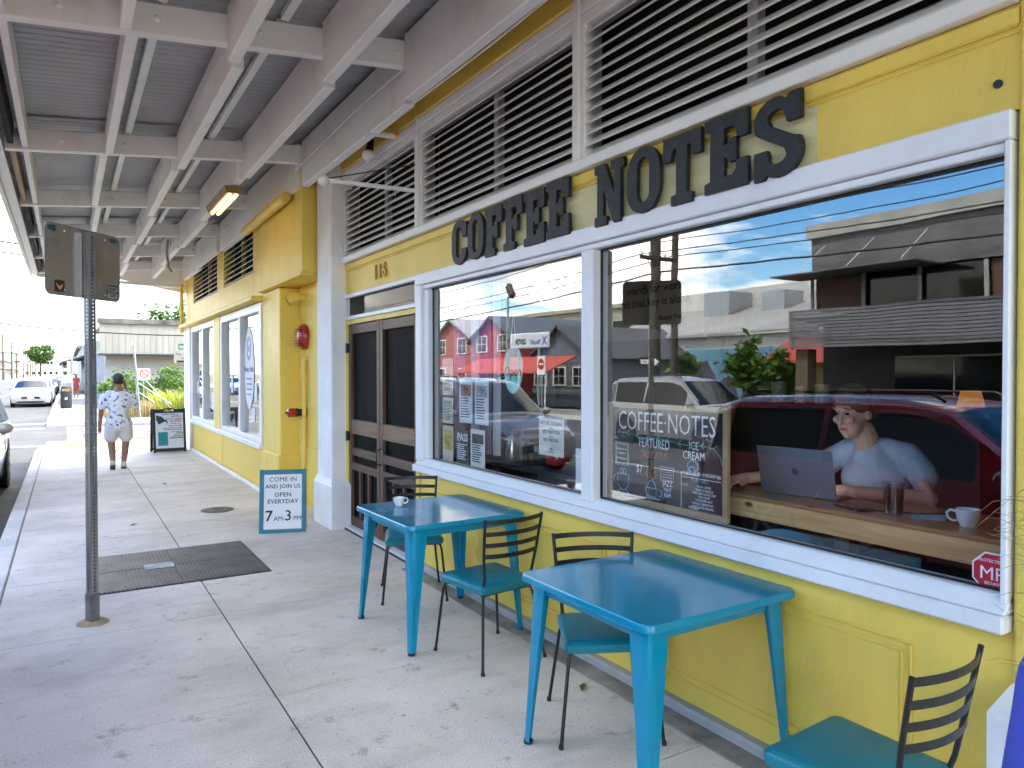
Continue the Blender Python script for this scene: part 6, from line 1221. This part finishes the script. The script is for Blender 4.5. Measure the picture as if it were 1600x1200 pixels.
def wire(p, q, sag, lb, r=.016):
    p, q = Vector(p), Vector(q); n = 16; tag(MB().tube([p.lerp(q, i/n)-Vector((0,0,4*sag*(i/n)*(1-i/n))) for i in range(n+1)], r, 5).build('overhead_wire', WIRE), lb, 'wire', 'overhead wires')
for i, (dx, z) in enumerate(((-.6, 5.75), (.6, 5.75), (-.15, 5.2), (-1.0, 10.9), (1.0, 10.9), (.2, 6.6))):
    lb = ['roadside wire on the inner cross arm end', 'roadside wire on the outer cross arm end', 'thick low cable along the opposite pavement', 'high wire on the back of the top arm', 'high wire on the front of the top arm', 'mid height cable along the opposite poles'][i]
    wire((-12.1+dx, -14, z), (-12.1+dx, 18.6, z), .5, lb+', near span', .03 if i == 2 else .018); wire((-12.1+dx, 18.6, z), (-12.1+dx, 62, z), .7, lb+', far span', .03 if i == 2 else .018)
wire((-12.1, 18.6, 6.9), (3.5, 9, 6.4), .25, 'service wire from the thick pole to the shop roof'); wire((-12.1, 18.6, 6.2), (-13.9, 4, 6.4), .2, 'service wire from the thick pole to the grey building')
wire((-12.1, 30, 9.0), (6, 31, 6.9), .15, 'topmost wire crossing the road at the crossing', .03); wire((-12.1, 30, 7.2), (6, 31, 5.75), .15, 'middle wire crossing the road at the crossing', .035); wire((-12.1, 30, 6.8), (6, 31, 5.4), .15, 'lowest wire crossing the road at the crossing', .03); wire((-14, 45, 6.2), (9, 44, 3.9), .9, 'sagging cable in front of the beige building', .035); wire((-14, 60, 6.0), (9, 60, 4.2), .9, 'thin sagging cable beyond the beige building', .02)
# ================================================================== across the road (seen mirrored in the glass)
GREYB = mat('grey cladding', (.16, .155, .15), .8, .12, 1.5, grime=.4, gscale=1.0, stretch=(1, 1, .3)); 
gb = thing('grey_office_building', 'grey two-storey building with a slatted balcony across the road', 'building', (-18, 4, 0))
MB().box(-26, -14, -9, 13.9, 4.55, 5.75).build('upper_wall', GREYB, gb); MB().box(-26, -13.9, -9.05, 14.0, 5.752, 6.15).build('parapet', mat('pale parapet', (.42, .41, .37), .8, .12, 1.2, grime=.4, gscale=2, gcol=(.12, .12, .1)), gb)
for k in range(14):
    y = 13.9-.001-k*1.62; MB().box(-13.985, -13.94, y-.10, y, 3.56, 4.5).build('window_post', mat('pale post', (.36, .34, .31), .7, .05), gb); MB().box(-14.12, -14.08, y-1.61, y-.11, 3.56, 4.5).build('window_pane', TINT if k % 3 else mat('brown blind', (.12, .05, .035), .6, .1), gb)
MB().box(-26, -14.2, -9, 13.88, 3.55, 4.54).build('window_wall', DARK, gb); MB().box(-14.0, -12.6, 10.0, 14.3, 4.50, 4.545).build('sun_shade', GREYB, gb); MB().box(-26, -13.0, -9, 13.95, 3.20, 3.28).build('balcony_floor', GREYB, gb)
for k in range(12): MB().box(-12.98, -12.92, -9, 13.9, 2.40+.093*k, 2.475+.093*k).build('balcony_slat', mat('slat grey', (.17, .17, .175), .7, .08), gb)
for k in range(12): MB().box(-13.0, -12.985, 13.8-2*k, 13.88-2*k, 2.36, 3.50).build('slat_post', BLACK, gb)
for k in range(3): y = 13.4-1.5*k; MB().cyl((-13.95, y, 5.5), (-12.65, y, 4.56), .012, n=6).build('stay_rod', WHT, gb)
MB().box(-26, -14.4, -9, 13.8, -.1, 3.37).build('ground_floor', mat('dark shopfront', (.028, .024, .022), .7, .2), gb)
for k in range(4):
    y = 11.5-4.2*k; MB().box(-14.36, -14.30, y-3.2, y, .5, 2.1).build('shop_window', TINT, gb); 
    for q in ((y-3.2, y, 2.1, 2.15), (y-3.2, y, .45, .5), (y-1.62, y-1.57, .5, 2.1)): MB().box(-14.36, -14.28, *q).build('window_bar', mat('pale post', (0,0,0)), gb)
for y in (13.6, 5, -3): MB().box(-13.5, -13.1, y-.2, y+.2, -.1, 2.36).build('pillar', mat('ochre pillar', (.12, .09, .05), .7, .1), gb)
yh = thing('yellow_kiosk', 'small yellow kiosk with a red roof across the road', 'building', (-16.5, 15.3, 0)); MB().box(-18, -15.4, 14.3, 16.4, -.1, 2.0).build('wall', mat('kiosk yellow', (.55, .42, .12), .8, .1), yh); MB().prism([(-18.4, 2.0), (-14.9, 2.0), (-16.6, 2.9)], (0, 14.1, 0), (1,0,0), (0,0,1), (0, 2.5, 0)).build('roof', mat('red roof', (.40, .06, .035), .7, .1, 2), yh)
ml = thing('mural_wall', 'blue painted mural wall with dark rock shapes across the road', 'wall', (-17, 19, 0)); MB().box(-17.2, -17.0, 16.6, 22.2, -.1, 2.65).build('wall', mat('mural blue', (.15, .33, .45), .8, .2, .7), ml)
for (y, w, h) in ((21.2, .9, 1.6), (19.9, .6, 1.0), (18.4, .9, .8)): shape([[(-w, 0), (-w*.8, h*.6), (-w*.3, h), (w*.2, h*.9), (w*.6, h*.7), (w, 0)]], 'painted_rock', (-16.99, y, .6), (0,1,0), (0,0,1), mat('painted rock', (.07, .06, .08), .8, .2), ml, .004)
shape([arc(0, 0, 1.0, .45, 0, 180, 12)], 'painted_dome', (-16.985, 20.6, .5), (0,1,0), (0,0,1), mat('mural white', (.5, .58, .62), .8, .1), ml, .004)
for i, (x, y, h) in enumerate(((-14.9, 15.8, 2.6), (-14.9, 17.0, 3.0), (-15, 20.3, 2.5))):
    t = thing('palm_shrub', ['bushy palm in front of the kiosk across the road', 'thin-stemmed palm before the blue mural', 'palm at the far end of the blue mural'][i], 'plant', (x, y, 0)); leaves(MB(), clumps(x, y, h*.62, .75, .6, h*.32, 26, 34, .3), .16).build('fronds', LEAF, t); MB().tube([(x, y, -.1), (x+.05, y, h*.7)], [.06, .03], 7).build('stem', WBROWN, t)
wh = thing('white_warehouse', 'white metal warehouse with roof units across the road', 'building', (-30, 29, 0)); MB().box(-36, -24, 21, 37, -.1, 3.6).build('wall', mat('warehouse white', (.62, .61, .57), .7, .08, .8, grime=.25), wh); MB().prism([(-23.7, 3.6), (-23.7, 3.75), (-31, 5.9), (-31, 5.7)], (0, 20.8, 0), (1,0,0), (0,0,1), (0, 16.4, 0)).build('roof', mat('weathered roof', (.34, .33, .31), .6, .15, .6, grime=.3), wh); MB().box(-31.2, -31, 20.8, 37.2, 5.6, 7.0).build('back_wall', mat('warehouse white', (0,0,0)), wh)
for y, s_ in ((27, .8), (31, 1.0), (24, .6)): MB().box(-29.5-s_, -29.5+s_, y-s_, y+s_, 5.0, 5.3+s_*1.3).build('roof_unit', GALV, wh)
cbq = thing('concrete_block_building', 'old pale concrete building with steel windows across the road', 'building', (-33, 46, 0)); MB().box(-40, -30, 39.5, 60, -.1, 6.6).build('wall', mat('stained concrete', (.42, .39, .31), .85, .15, .8, grime=.4), cbq); MB().box(-40.2, -29.8, 39.3, 60.2, 6.602, 6.9).build('parapet', mat('stained concrete', (0,0,0)), cbq)
for y in (41.5, 46.5, 51.5, 56.5):
    f_ = MB().box(-30.0, -29.95, y-1.0, y+1.0, 3.6, 5.6).build('window', TINT, cbq)
    for q in (-.99, -.33, .33, .99): MB().box(-29.95, -29.90, y+q-.04, y+q+.04, 3.6, 5.6).build('glazing_bar', BLACK, f_)
def gable(name, lb, x0, x1, y0, y1, h, hr_, col_, rcol, nw, rows):
    t = thing(name, lb, 'building', ((x0+x1)/2, (y0+y1)/2, 0)); cl = mat('clapboard '+lb[:10], col_, .75, .08, 1, grime=.15)
    ym = (y0+y1)/2; MB().prism([(y0, -.1), (y1, -.1), (y1, h), (ym, hr_), (y0, h)], (x1, 0, 0), (0,1,0), (0,0,1), (x0-x1, 0, 0)).build('wall', cl, t)
    n_ = int(h/.22)
    for k in range(n_): MB().box(x1, x1+.02, y0, y1, k*.22, k*.22+.19).build('clapboard', cl, t)
    for s_, ya in ((0, y0), (1, y1)): MB().bar(((x0+x1)/2, ya+(-.3 if s_ == 0 else .3), h-.22), ((x0+x1)/2, ym, hr_+.08), x1-x0+.6, .12, (0, 0, 1)).build('roof_slope', mat('roof '+lb[:8], rcol, .7, .1), t)
    for r_ in range(rows):
        for i in range(nw):
            y = y0+(i+.5)*(y1-y0)/nw; f_ = MB().box(x1+.02, x1+.08, y-.6, y+.6, 1.0+1.9*r_, 2.0+1.9*r_).build('window', PAPER, t)
            for a in (-.5, .02): 
                for b in (.06, .52): MB().box(x1+.081, x1+.09, y+a, y+a+.46, 1.0+1.9*r_+b, 1.0+1.9*r_+b+.42).build('pane', TINT, f_)
    return t
gable('red_gabled_house', 'red clapboard house with a gable across the road', -24, -16, 34.2, 39.0, 3.7, 4.9, (.36, .05, .05), (.10, .12, .14), 2, 2); gable('pink_gabled_house', 'faded pink gabled house beyond the red one across the road', -24, -16.2, 39.3, 45, 3.9, 5.1, (.45, .16, .15), (.4, .4, .4), 2, 2); gable('grey_gabled_house', 'grey house with white shutters across the road', -24, -17, 28.6, 33.9, 2.6, 4.1, (.13, .15, .17), (.08, .08, .085), 3, 1)
ra_ = thing('red_awning', 'bright orange-red awning on the houses across the road', 'awning', (-15, 33, 1.6)); MB().prism([(-16.0, 2.55), (-14.2, 1.72), (-14.2, 1.66), (-16.0, 2.45)], (0, 28.5, 0), (1,0,0), (0,0,1), (0, 9.5, 0)).build('cloth', mat('red awning', (.40, .055, .03), .7, .06), ra_)
for y in (28.7, 33, 37.8): MB().cyl((-14.3, y, 0), (-14.3, y, 1.68), .04, n=8).build('awning_post', PAPER, ra_)
la = thing('street_lamp', 'tall grey street lamp with a boxy head across the road', 'street lamp', (-12.1, 28.5, 0)); MB().cyl((-12.1, 28.5, -.1), (-12.1, 28.5, 5.2), .09, .06, 10).build('post', GALV, la, True); MB().obox((-12.1, 28.25, 5.45), (.3, .75, .35), Matrix.Rotation(.9, 3, 'X')).build('lamp_head', mat('rusty lamp head', (.10, .08, .06), .7, .4, 9), la, bevel=.04)
es = thing('shop_pole_sign', 'white double-panel shop sign on posts across the road', 'sign', (-12.1, 26.8, 0)); MB().box(-12.16, -12.04, 25.2, 28.2, 2.75, 3.45).build('panel', mat('lightbox white', (.62, .64, .66), .5, .03), es, bevel=.05)
for y in (26.0, 27.6): MB().cyl((-12.1, y, -.1), (-12.1, y, 2.76), .05, n=8).build('post', GALV, es)
text('CENTER', 'lettering', (-12.03, 26.85, 2.95), (0,1,0), (0,0,1), .34, INK, es, 'LEFT', .002, .02, 0, .75); text('TRAVEL', 'lettering', (-12.03, 25.75, 2.95), (0,1,0), (0,0,1), .24, BLUE, es, 'LEFT', .002, .02, 0, .9); text('X', 'lettering', (-12.03, 25.3, 2.92), (0,1,0), (0,0,1), .50, BLUE, es, 'LEFT', .002, .03)
dn = thing('no_entry_sign', 'small red and white no-entry sign on a post across the road', 'street sign', (-12.0, 26.3, 0)); MB().cyl((-12.0, 25.6, -.1), (-12.0, 25.6, 2.4), .03, n=8).build('post', GALV, dn); MB().box(-11.96, -11.945, 25.3, 25.9, 1.6, 2.4).build('plate', PAPER, dn); shape([arc(0, 0, .24, .24, 0, 360, 20)[:-1]], 'red_disc', (-11.94, 25.6, 2.05), (0,1,0), (0,0,1), RED, dn, .001); MB().box(-11.938, -11.934, 25.42, 25.78, 2.02, 2.09).build('white_bar', PAPER, dn)
ow = thing('one_way_sign', 'black and white one-way sign fixed to the thick pole', 'street sign', (-11.88, 18.7, 1.9)); MB().box(-11.89, -11.87, 18.2, 19.2, 1.9, 2.25).build('plate', BLACK, ow); shape([[(-.42, -.07), (.2, -.07), (.2, -.13), (.44, 0), (.2, .13), (.2, .07), (-.42, .07)]], 'arrow', (-11.865, 18.7, 2.075), (0,-1,0), (0,0,1), PAPER, ow, .001); text('ONE WAY', 'lettering', (-11.862, 19.05, 2.04), (0,-1,0), (0,0,1), .10, INK, ow, 'LEFT', .001, .02)
